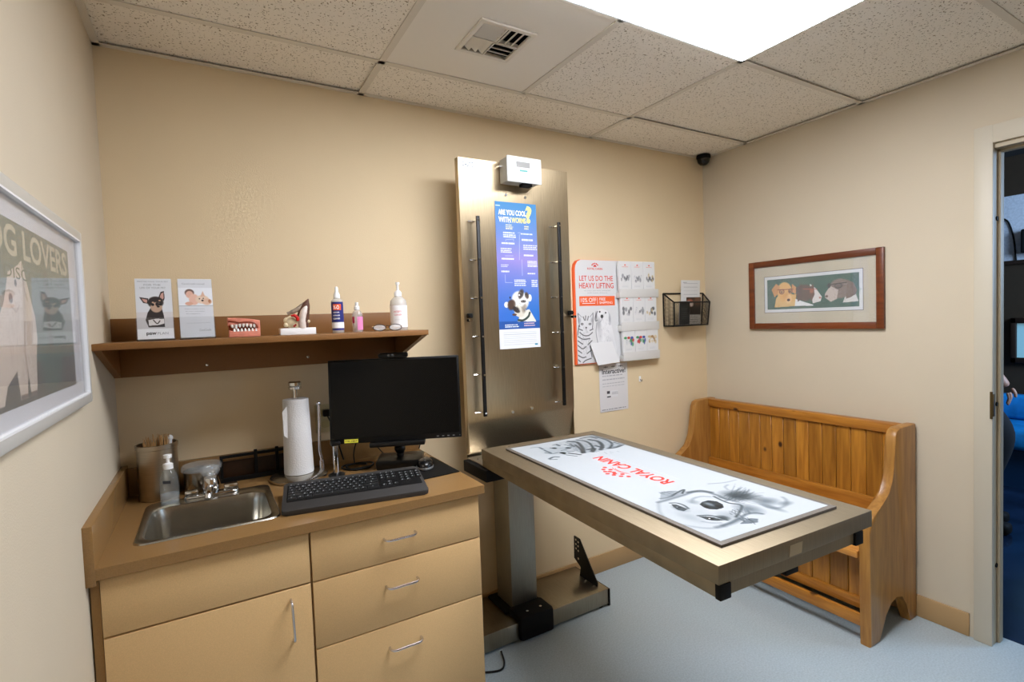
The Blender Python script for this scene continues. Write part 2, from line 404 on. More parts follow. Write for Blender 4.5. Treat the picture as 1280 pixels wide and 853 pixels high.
# the room beyond the doorway
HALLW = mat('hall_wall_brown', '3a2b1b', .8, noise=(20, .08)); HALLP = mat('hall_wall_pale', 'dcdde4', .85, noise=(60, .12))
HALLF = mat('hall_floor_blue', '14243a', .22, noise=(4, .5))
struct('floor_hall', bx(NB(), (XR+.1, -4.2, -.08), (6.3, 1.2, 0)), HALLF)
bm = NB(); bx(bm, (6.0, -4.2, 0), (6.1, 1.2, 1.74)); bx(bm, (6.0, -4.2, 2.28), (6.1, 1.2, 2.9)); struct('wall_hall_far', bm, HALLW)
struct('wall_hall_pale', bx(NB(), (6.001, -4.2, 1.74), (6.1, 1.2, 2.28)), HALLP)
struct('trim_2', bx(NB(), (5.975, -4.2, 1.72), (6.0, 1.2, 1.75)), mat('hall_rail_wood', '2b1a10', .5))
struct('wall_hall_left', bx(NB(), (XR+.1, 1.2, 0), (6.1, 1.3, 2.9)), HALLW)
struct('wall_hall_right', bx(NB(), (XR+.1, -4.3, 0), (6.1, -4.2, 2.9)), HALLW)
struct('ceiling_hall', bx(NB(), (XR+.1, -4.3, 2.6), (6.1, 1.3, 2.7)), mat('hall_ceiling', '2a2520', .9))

# ---------------- ceiling light and an added fill panel
EM = mat('light_lens', 'f3f6ff', .5, emit=LIGHT); EM2 = mat('fill_lens_rear', 'f3f6ff', .5, emit=FILL_REAR)
def ceiling_light(q, label, em):
    x0, x1, y0, y1 = q
    t = thing('ceiling_light', label, 'ceiling light', ((x0+x1)/2, (y0+y1)/2, H), group='ceiling troffer lights')
    bm = NB(); w = .014
    for a, b in (((x0, y0, H-.001), (x1, y0-w, H+.05)), ((x0, y1, H-.001), (x1, y1+w, H+.05)), ((x0, y0, H-.001), (x0+w, y1, H+.05)), ((x1-w, y0, H-.001), (x1, y1, H+.05))): bx(bm, a, b)
    obj('frame', bm, mat('light_frame', 'd9dcdc', .4), t)
    obj('lens', bx(NB(), (x0+w, y0-w, H-.006), (x1-w, y1+w, H+.01)), em, t)
ceiling_light(lights[0], 'bright white rectangular ceiling light panel above the exam table', EM)
ceiling_light(lights[1], 'added fill panel in the ceiling, unseen behind the camera', EM2)  # added out of view to brighten the cabinet fronts
# ---------------- air vent
t = thing('air_vent', 'small white square air vent with slanted louvers in the smooth ceiling tile', 'air vent', (1.185, -.615, H))
VW = mat('vent_white', 'e4ddcf', .45)
bm = NB(); x0, x1, y0, y1 = 1.08, 1.29, -.51, -.72
for a, b in (((x0, y0, H-.004), (x1, y0-.016, H+.003)), ((x0, y1, H-.004), (x1, y1+.016, H+.003)), ((x0, y0-.016, H-.004), (x0+.016, y1+.016, H+.003)), ((x1-.016, y0-.016, H-.004), (x1, y1+.016, H+.003))): bx(bm, a, b, .001)
obj('frame', bm, VW, t)
bm = NB(); cx, cy = 1.185, -.615
for k in range(4):      # four fans of slats, turned a quarter each
    R = Matrix.Translation((cx, cy, 0)) @ Matrix.Rotation(k*math.pi/2, 4, 'Z')
    for j in range(3):
        s = bx(bm, (-.0, -.0135, -.0012), (.084, .0135, .0012), Mx=R @ Matrix.Translation((.002, .018+j*.026, H+.006)) @ Matrix.Rotation(math.radians(38), 4, 'X'))
for a, b in (((cx-.002, cy-.09, H-.003), (cx+.002, cy+.09, H+.012)), ((cx-.09, cy-.002, H-.003), (cx+.09, cy+.002, H+.012))): bx(bm, a, b)
obj('louvers', bm, VW, t)
obj('duct_box', bx(NB(), (1.09, -.52, H+.034), (1.28, -.71, H+.036)), DARKGAP, t)
# ---------------- security camera
t = thing('security_camera', 'small black dome security camera under the ceiling in the far corner', 'camera', (2.935, -.06, H))
obj('mount', lathe(NB(), [(.04, 0), (.042, -.012), (.04, -.02)], (2.935, -.06, H-.0005), 24), BLACKM, t)
bm = NB(); lathe(bm, [(.036, -.019), (.037, -.03), (.032, -.046), (.02, -.058), (.001, -.062)], (2.935, -.06, H), 24); obj('dome', bm, mat('dome_dark', '15130f', .15), t)

# ================================================================== COUNTER AND CABINETS
CT, FY, XE = .857, -.643, 1.062
cab_y = -.612
def handle(parent, p0, p1, name='handle'):
    p0 = Vector(p0); p1 = Vector(p1); d = (p1-p0).normalized()*.014; o = Vector((0, -.028, 0))
    obj(name, tube(NB(), curve([p0, p0+o*.6, p0+o+d, (p0+p1)/2+o, p1+o-d, p1+o*.6, p1], 5), .0036, 8), CHROME2, parent)
CHROME2 = mat('satin_nickel', 'd2d0d4', .25, 1.0)
t = thing('base_cabinet', 'tan laminate sink cabinet with one door, left half under the counter', 'cabinet', (.26, -.3, 0))
bm = NB()
bx(bm, (.003, cab_y+.004, .09), (.018, -.003, CT-.029)); bx(bm, (.479, cab_y+.004, .09), (.497, -.003, CT-.029)); bx(bm, (.018, cab_y+.004, .09), (.479, -.003, .11))
bx(bm, (.018, -.012, .11), (.479, -.003, CT-.2)); bx(bm, (.018, cab_y+.004, CT-.06), (.479, cab_y+.02, CT-.029)); bx(bm, (.018, cab_y+.004, .667), (.479, cab_y+.02, .69))
obj('body', bm, LAM, t)
obj('toe_kick', bx(NB(), (.003, -.55, 0), (.497, -.53, .09)), BLACKM, t)
obj('filler_strip', bx(NB(), (.003, cab_y-.003, .09), (.021, cab_y+.004, CT-.031)), mat('laminate_filler', 'a27c49', .5, noise=(420, .07)), t)
obj('false_drawer_front', bx(NB(), (.024, cab_y-.016, .680), (.498, cab_y+.003, CT-.034), .0012), LAM, t)
d = obj('door', bx(NB(), (.024, cab_y-.016, .095), (.498, cab_y+.003, .675), .0012), LAM, t)
handle(d, (.443, cab_y-.015, .645), (.446, cab_y-.015, .53))
t = thing('base_cabinet', 'tan laminate cabinet with three drawers, under the monitor end of the counter', 'cabinet', (.78, -.3, 0))
bm = NB(); bx(bm, (.5, cab_y+.004, .09), (1.045, -.003, CT-.029)); obj('body', bm, LAM, t)
obj('toe_kick', bx(NB(), (.5, -.55, 0), (1.045, -.53, .09)), BLACKM, t)
for z0, z1, hx, hz in ((.678, CT-.034, (.715, .815), .752), (.478, .674, (.716, .816), .602), (.095, .474, (.718, .82), .406)):
    d = obj('drawer', bx(NB(), (.504, cab_y-.016, z0), (1.045, cab_y+.003, z1), .0012), LAM, t)
    handle(d, (hx[0], cab_y-.015, hz), (hx[1], cab_y-.015, hz))
# countertop with its sink opening
SX0, SX1, SY0, SY1 = .080, .440, -.545, -.168
t = thing('countertop', 'brown laminate countertop with raised splash against both walls', 'countertop', (.53, -.32, CT))
bm = NB(); z0 = CT-.028
bx(bm, (.0, SY1-.012, z0), (XE, 0, CT), 0); bx(bm, (0, FY, z0), (XE, SY0+.012, CT), 0)
bx(bm, (0, SY0+.012, z0), (SX0+.012, SY1-.012, CT)); bx(bm, (SX1-.012, SY0+.012, z0), (XE, SY1-.012, CT))
obj('worktop', bm, LAMTOP, t)
obj('backsplash', bx(NB(), (.02, -.019, CT), (XE, 0, .952), .001), LAMTOP, t)
obj('side_splash', bx(NB(), (0, FY-.002, CT-.04), (.02, 0, .962), .001), LAMTOP, t)
# ---------------- sink
t = thing('sink', 'small square stainless steel sink set into the countertop', 'sink', (.26, -.356, CT))
def RR(x0, y0, x1, y1, r, z): return [(x, y, z) for x, y in rrect(x0, y0, x1, y1, r)]
bm = NB(); z = CT
loft(bm, [RR(SX0, SY0, SX1, SY1, .03, z+.0005), RR(SX0+.003, SY0+.003, SX1-.003, SY1-.003, .03, z+.004), RR(SX0+.016, SY0+.016, SX1-.016, SY1-.055, .05, z+.004),
          RR(SX0+.022, SY0+.022, SX1-.022, SY1-.061, .05, z+.0), RR(SX0+.026, SY0+.026, SX1-.026, SY1-.064, .05, z-.02), RR(SX0+.034, SY0+.034, SX1-.034, SY1-.072, .05, z-.11),
          RR(SX0+.05, SY0+.05, SX1-.05, SY1-.09, .045, z-.128), RR(SX0+.09, SY0+.09, SX1-.09, SY1-.13, .04, z-.132), RR(.235, -.40, .285, -.35, .02, z-.135)], caps=(False, True))
obj('basin', bm, STEELSINK, t)
obj('drain', lathe(NB(), [(.04, 0), (.04, .003), (.03, .003), (.02, -.001), (.001, -.001)], (.26, -.375, z-.1335), 24), CHROME, t)
# ---------------- faucet
t = thing('faucet', 'chrome sink faucet with a clear faceted knob', 'faucet', (.262, -.195, CT+.004))
z = CT+.004
bm = NB(); prism(bm, rrect(.185, -.216, .345, -.178, .018), 2, z, z+.012, bev=.004); obj('base_plate', bm, CHROME, t)
bm = NB(); lathe(bm, [(.024, 0), (.026, .02), (.022, .045), (.019, .052)], (.262, -.197, z+.012), 24); obj('body', bm, CHROME, t)
bm = NB(); tube(bm, curve([(.262, -.205, z+.03), (.259, -.24, z+.037), (.256, -.285, z+.034), (.254, -.30, z+.02)], 6), .011, 12); obj('spout', bm, CHROME, t)
bm = NB(); lathe(bm, [(.012, 0), (.024, .006), (.030, .018), (.027, .030), (.018, .038), (.001, .040)], (.262, -.197, z+.066), 10)
obj('knob', bm, glass('acrylic', 'dfe3e2', .15), t, sharp=5)
bm = NB(); bx(bm, (.300, -.215, z+.012), (.342, -.185, z+.032), .004); obj('side_cap', bm, CHROME, t)
bm = NB(); bx(bm, (.188, -.215, z+.012), (.226, -.185, z+.03), .004); obj('side_cap', bm, CHROME, t)
# ---------------- steel canister with applicator sticks
t = thing('canister', 'tall brushed steel canister in the corner behind the soap bottle', 'canister', (.112, -.088, CT))
bm = NB(); lathe(bm, [(.056, 0), (.058, .003), (.058, .168), (.061, .170), (.061, .184), (.058, .185), (.056, .184), (.0555, .01), (.001, .01)], (.112, -.088, CT+.0005), 40)
obj('cup', bm, steel('canister_steel', 'b7ab98', .3, (1, 1, 50)), t)
tt = thing('wooden_stick_bundle', 'bundle of thin wooden swab sticks standing in the tall steel canister', 'swabs', (.112, -.088, CT+.011))
bm = NB()
for i in range(60):
    a = random.random()*6.28; r = .046*math.sqrt(random.random()); b = random.uniform(-.008, .008)
    x, y = .112+r*math.cos(a), -.088+r*math.sin(a)
    tube(bm, [(.112+(x-.112)*.7, -.088+(y+.088)*.7, CT+.011), (x, y, CT+.18+random.uniform(.0, .035))], .0012, 5)
o = obj('sticks', bm, mat('stick_wood', 'c79a62', .7), tt); o['kind'] = 'stuff'
bm = NB(); tube(bm, [(.14, -.09, CT+.1), (.15, -.088, CT+.197)], .007, 10); sph(bm, (.1505, -.088, CT+.198), .009, (1, 1, 1.1)); obj('cotton_swab', bm, WHITEP, tt)
# ---------------- jar
t = thing('jar', 'short steel jar with a clear domed lid behind the faucet', 'jar', (.237, -.092, CT))
bm = NB(); lathe(bm, [(.054, 0), (.056, .003), (.056, .074), (.054, .075), (.053, .01), (.001, .01)], (.237, -.092, CT+.0005), 36); obj('cup', bm, steel('jar_steel', 'b5ada0', .22, (1, 1, 50)), t)
bm = NB(); lathe(bm, [(.057, 0), (.0615, .002), (.0615, .014), (.057, .02), (.03, .024), (.001, .025)], (.237, -.092, CT+.074), 36); obj('lid', bm, glass('lid_clear', 'e8ebe8', .15), t)
# ---------------- soap bottle
t = thing('soap_bottle', 'clear pump soap bottle with white pump at the left rear of the sink', 'bottle', (.147, -.197, CT+.004))
z = CT+.0045
bm = NB(); lathe(bm, [(.024, 0), (.0265, .004), (.027, .05), (.025, .085), (.017, .105), (.012, .112), (.012, .117)], (.147, -.197, z), 28); obj('bottle_body', bm, glass('bottle_clear', 'cfd6d2', .10, .03), t)
bm = NB(); lathe(bm, [(.014, .112), (.014, .128), (.008, .131), (.005, .132), (.005, .146), (.012, .148), (.012, .158), (.001, .16)], (.147, -.197, z), 20)
tube(bm, [(.147, -.197, z+.153), (.15, -.225, z+.150)], .004, 8); obj('pump', bm, WHITEP, t)
bm = NB(); lathe(bm, [(.0245, .002), (.0255, .03), (.001, .031)], (.147, -.197, z), 24); obj('liquid', bm, glass('soap_liquid', 'd8e4ea', .2), t)
bm = NB(); prism(bm, [(.132, z+.072), (.153, z+.069), (.153, z+.078), (.132, z+.081)], 1, -.2252, -.2245); obj('label', bm, INKD, t)
# ---------------- black rack
t = thing('letter_rack', 'black open-frame rack leaning against the backsplash behind the sink', 'rack', (.42, -.045, CT))
bm = NB()
for a, b in (((.293, -.050, .862), (.56, -.040, .874)), ((.293, -.046, .945), (.56, -.036, .956)), ((.293, -.048, .86), (.303, -.038, .953)), ((.405, -.049, .864), (.417, -.037, .964)), ((.478, -.048, .864), (.49, -.037, .964)), ((.55, -.047, .864), (.56, -.037, .954))): bx(bm, a, b, .002)
obj('front_frame', bm, BLACKM, t)
bm = NB(); bx(bm, (.293, -.05, CT+.0005), (.56, -.020, .863), .001); obj('tray', bm, BLACKM, t)
bm = NB(); bx(bm, (.295, -.024, .862), (.558, -.021, .93)); obj('back_plate', bm, mat('brown_smoky_plastic', '2e1a0a', .4, noise=(25, .5)), t)
# ---------------- paper towel holder and roll
cx, cy = .546, -.150
t = thing('paper_towel_holder', 'brushed steel paper towel holder with round base and knob top', 'paper towel holder', (cx, cy, CT))
bm = NB(); lathe(bm, [(.098, 0), (.1, .003), (.1, .012), (.09, .018), (.02, .021), (.001, .021)], (cx, cy, CT+.0005), 44); obj('base', bm, STEELSINK, t)
bm = NB(); lathe(bm, [(.008, .02), (.008, .335)], (cx, cy, CT), 14); obj('rod', bm, CHROME, t)
bm = NB(); lathe(bm, [(.012, 0), (.022, .002), (.023, .010), (.018, .012), (.023, .015), (.023, .026), (.018, .031), (.001, .032)], (cx, cy, CT+.330), 24); obj('finial', bm, CHROME, t)
bm = NB(); tube(bm, curve([(cx+.078, cy-.01, CT+.015), (cx+.079, cy-.01, CT+.06), (cx+.074, cy-.01, CT+.10), (cx+.078, cy-.01, CT+.2), (cx+.078, cy-.01, CT+.265)], 6), .0055, 10); sph(bm, (cx+.078, cy-.01, CT+.27), .0085)
tube(bm, [(cx+.079, cy-.01, CT+.015), (cx+.079, cy-.01, CT+.055)], .009, 10); obj('tension_arm', bm, CHROME2, t)
TOWEL = mat('paper_towel', 'dedcd9', .9, bump=(220, .7))
bm = NB(); lathe(bm, [(.012, 0), (.0505, .0), (.0515, .004), (.0445, .272), (.043, .2735), (.012, .2735), (.012, 0)], (cx, cy, CT+.022), 48, caps=False)
prism(bm, [(cx-.0505, CT+.255), (cx-.035, CT+.275), (cx-.03, CT+.15), (cx-.048, CT+.17)], 1, cy-.031, cy-.030)
o = obj('paper_towel_roll', bm, TOWEL); tag(o, 'white paper towel roll standing on the steel holder beside the monitor', 'paper towels')
# ---------------- wall outlet with plug
t = thing('wall_outlet', 'ivory wall outlet behind the paper towel roll and monitor edge', 'outlet', (.672, 0, .985))
bm = NB(); bx(bm, (.635, -.006, .985), (.712, 0, 1.1), .003); obj('cover_plate', bm, mat('ivory_plastic', 'c9b98c', .4), t)
bm = NB()
for z in (1.02, 1.067): prism(bm, rrect(.657, z-.015, .692, z+.015, .012), 1, -.009, -.004)
obj('socket', bm, mat('ivory_plastic_dark', 'b5a677', .4), t)
bm = NB(); bx(bm, (.662, -.035, 1.052), (.69, -.009, 1.08), .005); tube(bm, curve([(.676, -.03, 1.06), (.69, -.045, 1.02), (.71, -.04, .95), (.73, -.04, .87)], 6), .003); obj('plug', bm, BLACK); o = bpy.data.objects['plug']
tag(o, 'black power plug and cord in the ivory wall outlet', 'plug')
# ---------------- monitor (turned towards the room)
mc = Vector((.881, -.283, 1.129)); yaw, tilt = -.414, .075
# local frame: x along the screen, -y towards the viewer
t = thing('monitor', 'black widescreen computer monitor with a dark screen on the counter', 'monitor', (.905, -.225, CT), rotz=yaw)
iv = t.matrix_basis.inverted()
Lc = iv @ mc; TM = Matrix.Translation(Lc) @ Matrix.Rotation(-tilt, 4, 'X')
w2, h2_ = .245, .1575
bm = NB(); bx(bm, (-w2, .0, -h2_), (w2, .022, h2_), .003); bx(bm, (-.15, .02, -.10), (.15, .042, .10), .008); obj('housing', bm, BLACK, t, frame=TM)
bm = NB(); bx(bm, (-w2+.008, -.0008, -h2_+.021), (w2-.008, .001, h2_-.008)); obj('screen', bm, SCREEN, t, frame=TM)
bm = NB(); bx(bm, (-.193, -.0016, -h2_+.003), (-.143, -.0002, -h2_+.016)); o = obj('asset_sticker', bm, mat('sticker_yellow', 'e8e34a', .5), t, frame=TM)
bm = NB(); txt(bm, '1YR-1857', -.190, -h2_+.0065, -.146, -h2_+.0125, .01); obj('sticker_print', bm, INKD, t, frame=TM @ FR((0, -.002, 0), (1, 0, 0), (0, 0, 1)) )
bm = NB(); txt(bm, 'Lenovo', -.238, -h2_+.0055, -.212, -h2_+.0125, .01); obj('brand_lettering', bm, INKG, t, frame=TM @ FR((0, -.001, 0), (1, 0, 0), (0, 0, 1)))
bm = NB()
for k in range(4): bx(bm, (.150+k*.020, -.0012, -h2_+.007), (.158+k*.020, 0, -h2_+.010))
bx(bm, (.236, -.0012, -h2_+.007), (.239, 0, -h2_+.010)); obj('button_marks', bm, mat('button_grey', '6d6d6d', .4), t, frame=TM)
z = CT
bm = NB(); bx(bm, (-.10, -.02, -h2_-.018), (.105, .04, -h2_+.0), .004); obj('lower_bracket', bm, BLACK, t, frame=TM)
bm = NB(); bx(bm, (-.085, -.055, .0005), (.09, .085, .034), .006); obj('stand_base', bm, BLACK, t, world=False)
bm = NB(); tube(bm, curve([(.0, .03, .03), (.0, .035, .08), (.0, .04, .14), (0, .03, .22)], 5), .014, 12); sph(bm, (0, .028, .062), .022); obj('stand_neck', bm, BLACK, t, world=False)
# webcam perched on the monitor
TW = t.matrix_basis @ TM
t2 = thing('webcam', 'slim black webcam perched on top of the monitor', 'webcam', TW @ Vector((.0, .01, h2_)), rotz=yaw)
bm = NB(); bx(bm, (-.058, -.018, .001), (.052, .018, .020), .006); obj('body', bm, BLACK, t2, world=False)
bm = NB()
for x in (-.018, -.002): lathe(bm, [(.006, 0), (.006, .002), (.003, .003), (.001, .003)], (0, 0, 0), 14); bmesh.ops.transform(bm, matrix=Matrix.Translation((x, -.018, .011)) @ Matrix.Rotation(math.radians(90), 4, 'X'), verts=bm.verts[-56:])
obj('camera_lens', bm, mat('lens_glass', '6b6f74', .1, .6), t2, world=False)
# chrome post with a black foot beside the monitor
t = thing('chrome_post', 'short chrome post with black foot under the left end of the monitor', 'post', (.668, -.205, CT))
obj('foot', lathe(NB(), [(.030, 0), (.030, .004), (.018, .010), (.012, .012)], (.668, -.205, CT+.0005), 24), BLACK, t)
obj('pole', lathe(NB(), [(.0105, .01), (.0105, .115)], (.668, -.205, CT), 18), CHROME, t)
obj('cap', bx(NB(), (.652, -.222, CT+.113), (.684, -.188, CT+.128), .003), BLACK, t)
# cables
def cable(label, pts, r=.0025):
    o = obj('cable', tube(NB(), curve(pts, 8), r), BLACK); tag(o, label, 'cable')
cable('coiled black cables lying on the counter behind the keyboard', [(.80, -.13, .861), (.74, -.10, .862), (.705, -.12, .861), (.72, -.17, .861), (.80, -.175, .862), (.82, -.14, .866), (.76, -.12, .867), (.715, -.15, .868), (.74, -.19, .861), (.80, -.185, .861)], .0035)
cable('thin black cable hanging from the monitor to the countertop on its left', [(.79, -.20, 1.0), (.782, -.09, .96), (.765, -.07, .90), (.76, -.10, .861)])
cable('thin black cable curving down behind the middle of the monitor', [(.83, -.19, 1.0), (.845, -.06, .94), (.88, -.06, .885), (.90, -.085, .86)])
cable('black cable arching down to the counter on the right of the monitor', [(1.0, -.24, 1.0), (1.02, -.15, .96), (1.04, -.10, .925), (1.055, -.06, .90), (1.057, -.03, .862)])
# ---------------- keyboard
t = thing('keyboard', 'black full-size computer keyboard with palm rest on the counter', 'keyboard', (.672, -.484, CT), rotz=math.atan2(-.073, .44))
KW, KD = .440, .205
rk = math.atan2(.028, KD)
KM = Matrix.Translation((0, 0, .0165)) @ Matrix.Rotation(rk, 4, 'X')
GREY = mat('keyboard_grey', '343230', .55)
bm = NB(); prism(bm, rrect(-KW/2, -KD/2, KW/2, KD/2, .014), 2, -.002, .014, bev=.004); obj('case', bm, GREY, t, frame=KM)
bm = NB(); prism(bm, rrect(-KW/2+.012, -KD/2+.058, KW/2-.010, KD/2-.024, .004), 2, .0135, .0148); obj('key_bed', bm, BLACKM, t, frame=KM)
for a in (-KW/2+.03, KW/2-.05): obj('riser_foot', bx(NB(), (a, KD/2-.02, -.026), (a+.02, KD/2-.008, 0)), BLACK, t, frame=KM)
kc = 0; pit = .0186; proto = {}
KEYM = mat('key_black', '1b1c1d', .45); LEG = mat('key_legend', 'c9ced2', .5)
def key(x, y, w, parent=t):
    global kc
    kk = round(w, 3)
    if kk not in proto:
        bm = NB(); a = w/2-.0012; b = pit/2-.0012
        loft(bm, [[(s*a, q*b, 0) for s, q in ((-1, -1), (1, -1), (1, 1), (-1, 1))], [(s*(a-.0015), q*(b-.0015), .004) for s, q in ((-1, -1), (1, -1), (1, 1), (-1, 1))]], caps=(True, True))
        for dx, dy, l in ((-.004, .002, .004), (-.0035, -.002, .0025)):
            vs = [bm.verts.new((dx+u*l, dy+v*.0018, .0042)) for u, v in ((0, 0), (1, 0), (1, 1), (0, 1))]; bm.faces.new(vs).material_index = 1
        me = obj('key', bm, [KEYM, LEG], None); proto[kk] = me.data; bpy.data.objects.remove(me)
    o = bpy.data.objects.new('key', proto[kk]); C.objects.link(o); o.parent = parent; o.matrix_basis = KM @ Matrix.Translation((x, y, .0146)); kc += 1
kx0 = -KW/2+.014; ky0 = KD/2-.034
rowsK = [[1]+[1]*12, [1]*13+[2], [1.5]+[1]*12+[1.5], [1.8]+[1]*11+[2.2], [2.3]+[1]*10+[2.7], [1.5, 1.2, 1.2, 6.6, 1.2, 1.2, 2.1]]
for ri, rw in enumerate(rowsK):
    x = kx0; tot = sum(rw); sc = 15*pit/tot
    for w in rw: key(x+w*sc/2, ky0-ri*pit, w*sc); x += w*sc
nx = kx0+15*pit+.007
for r_, c_ in ((0, 0), (0, 1), (0, 2), (1, 0), (1, 1), (1, 2), (2, 0), (2, 1), (2, 2), (4, 1), (5, 0), (5, 1), (5, 2)): key(nx+(c_+.5)*pit, ky0-r_*pit, pit)
nx += 3*pit+.007
for r_ in range(1, 6):
    for c_ in range(4):
        if kc < 100: key(nx+(c_+.5)*pit, ky0-r_*pit, pit)
# ---------------- mouse pad and mouse
q = [at(548, 572, 2, CT), at(579, 588, 2, CT), at(525, 603, 2, CT), at(517, 574, 2, CT)]
pc = sum(q, Vector())/4
bm = NB(); prism(bm, [(.893, -.462), (1.058, -.452), (1.052, -.20), (.965, -.165)], 2, CT+.0003, CT+.0033)
o = obj('mouse_pad', bm, BLACKM); tag(o, 'thin black mouse pad at the right end of the counter', 'mouse pad')
t = thing('mouse', 'black and silver computer mouse on the black mouse pad', 'mouse', (.972, -.325, CT+.0035), rotz=-.35)
bm = NB(); loft(bm, [[(x, y, z) for x, y in [(sx*.031*math.cos(a), .052*math.sin(a)) for a in [i*2*math.pi/24 for i in range(24)]]] for sx, z in ((1, 0), )] + [[(k*.031*math.cos(a), k*.052*math.sin(a), z) for a in [i*2*math.pi/24 for i in range(24)]] for k, z in ((1.03, .008), (.97, .02), (.8, .029), (.5, .034), (.1, .036))], caps=(True, True))
obj('shell', bm, mat('mouse_black', '161616', .2), t, world=False)
bm = NB(); loft(bm, [[(k*.031*math.cos(a), k*.052*math.sin(a), z) for a in [i*2*math.pi/24 for i in range(24)]] for k, z in ((1.04, .003), (1.06, .008), (1.03, .011))]); obj('side_band', bm, mat('mouse_silver', '9a9a98', .3, .6), t, world=False)
obj('scroll_wheel', lathe(NB(), [(.005, -.003), (.006, 0), (.005, .003)], (0, 0, 0), 14), mat('rubber_grey', '333333', .6), t, frame=Matrix.Translation((0, -.026, .029)) @ Matrix.Rotation(math.radians(90), 4, 'Y'))

# ================================================================== WALL SHELF
SZ, SD, SE = 1.389, -.37, .992
t = thing('wall_shelf', 'brown laminate wall shelf with slanted end brackets above the sink', 'shelf', (.5, -.18, SZ-.017))
obj('shelf_board', bx(NB(), (0, SD, SZ-.019), (SE, 0, SZ), .001), LAMSH, t)
obj('upstand', bx(NB(), (0, -.018, SZ), (SE+.03, 0, 1.466), .001), LAMSH, t)
obj('back_rail', bx(NB(), (.0, -.02, 1.266), (SE+.03, 0, SZ-.019), .001), LAMSH, t)
for a, b in ((.001, .019), (SE-.019, SE)):
    bm = NB(); prism(bm, [(SD+.012, SZ-.019), (-.02, SZ-.019), (-.02, 1.268)], 0, a, b); obj('end_bracket', bm, LAMSH, t)
for x, z in ((.272, 1.292), (.617, 1.298)):
    bm = NB(); lathe(bm, [(.006, 0), (.005, .003), (.001, .004)], (0, 0, 0), 12); bmesh.ops.transform(bm, matrix=Matrix.Translation((x, -.02, z)) @ Matrix.Rotation(math.radians(90), 4, 'X'), verts=bm.verts[:]); obj('screw', bm, CHROME, t)
Z0 = SZ+.0005
def holder(x0, x1, y, label, rot):
    w = x1-x0
    t = thing('brochure_holder', label, 'brochure holder', ((x0+x1)/2, y, Z0), rotz=rot, group=None)
    A = glass('acrylic_holder', 'eef2f2', .02)
    bm = NB(); T = Matrix.Translation((0, 0, .0)) @ Matrix.Rotation(math.radians(-7), 4, 'X')
    bx(bm, (-w/2-.003, .012, 0), (w/2+.003, .014, .19)); bx(bm, (-w/2-.003, -.014, .0), (w/2+.003, -.012, .072)); bx(bm, (-w/2-.003, -.014, 0), (-w/2-.001, .014, .072)); bx(bm, (w/2+.001, -.014, 0), (w/2+.003, .014, .072))
    bx(bm, (-w/2-.003, -.014, 0), (w/2+.003, .014, .002)); bx(bm, (-w/2-.003, -.014, .0), (w/2+.003, .045, .0012))
    bmesh.ops.transform(bm, matrix=T, verts=bm.verts[:])
    obj('clear_case', bm, A, t, world=False); return T, w
def brochure(x0, x1, y, h, label, paint, rot, T, extra):
    w = x1-x0
    t = thing('brochure', label, 'brochure', ((x0+x1)/2, y, Z0), rotz=rot)
    bm = NB(); bx(bm, (-w/2, -.010, .004), (w/2, .011, h), .0006); obj('paper_stack', bm, PAPER, t, frame=T)
    c = Canvas(w, h-.006, .0009, 'd4d7dc'); paint(c)
    c.obj('cover_print', t, T @ FR((-w/2, -.0103, .005), (1, 0, 0), (0, 0, 1)))
    bm = NB(); extra(bm, w, h-.006); 
    obj('cover_lettering', bm, [INKG, INKD], t, frame=T @ FR((-w/2, -.0107, .005), (1, 0, 0), (0, 0, 1)))
def paint_chi(c):
    w, h = c.w, c.h; c.rect(0, 0, w, .032, 'f3f4f6'); c.rect(0, .032, w, .085, 'cfc9c8', .6); c.rect(0, .085, w, h, 'd9dde2', .7)
    P = lambda x, y: ((x-80)/400*w, h-(y-105)/660*h)      # positions on the enlarged print
    c.mp = lambda p: P(*p)
    c.poly([(205, 640), (175, 560), (200, 480), (240, 420), (360, 430), (380, 520), (385, 640)], '2a2120')
    c.poly([(120, 305), (215, 320), (215, 380), (160, 370)], '2a2120'); c.poly([(145, 322), (205, 335), (200, 372), (165, 355)], 'c79a8e')
    c.poly([(330, 310), (355, 250), (395, 238), (398, 320), (385, 350)], '2a2120'); c.poly([(345, 310), (360, 268), (385, 255), (388, 315), (375, 335)], 'c79a8e')
    c.ell((295, 365), .0205, .0185, '231b1a'); c.ell((300, 420), .0155, .0165, 'b99c86'); c.ell((312, 385), .005, .006, '231b1a')
    c.ell((262, 390), .0042, .004, '0d0b0b'); c.ell((345, 388), .0042, .004, '0d0b0b'); c.ell((265, 365), .003, .002, 'c8a184'); c.ell((340, 345), .003, .002, 'c8a184'); c.ell((322, 412), .004, .003, '151212')
    c.poly([(205, 560), (290, 545), (380, 550), (380, 600), (320, 615), (210, 620)], 'e8e2e0'); c.line([(260, 560), (300, 600), (330, 570)], .003, '3a2d2a')
def ext_chi(bm, w, h):
    txt(bm, 'PROTECTING YOUR PET', .07*w, h*.945, .92*w, h*.965, 0, 0); txt(bm, 'FOR THE', .24*w, h*.885, .70*w, h*.915, 0, 0); txt(bm, 'LIFE OF YOUR PET', .13*w, h*.835, .84*w, h*.865, 0, 0)
    txt(bm, 'paw', .24*w, .0095, .52*w, .0205, .03, 1); txt(bm, 'PLAN', .54*w, .0125, .84*w, .0205, 0, 0)
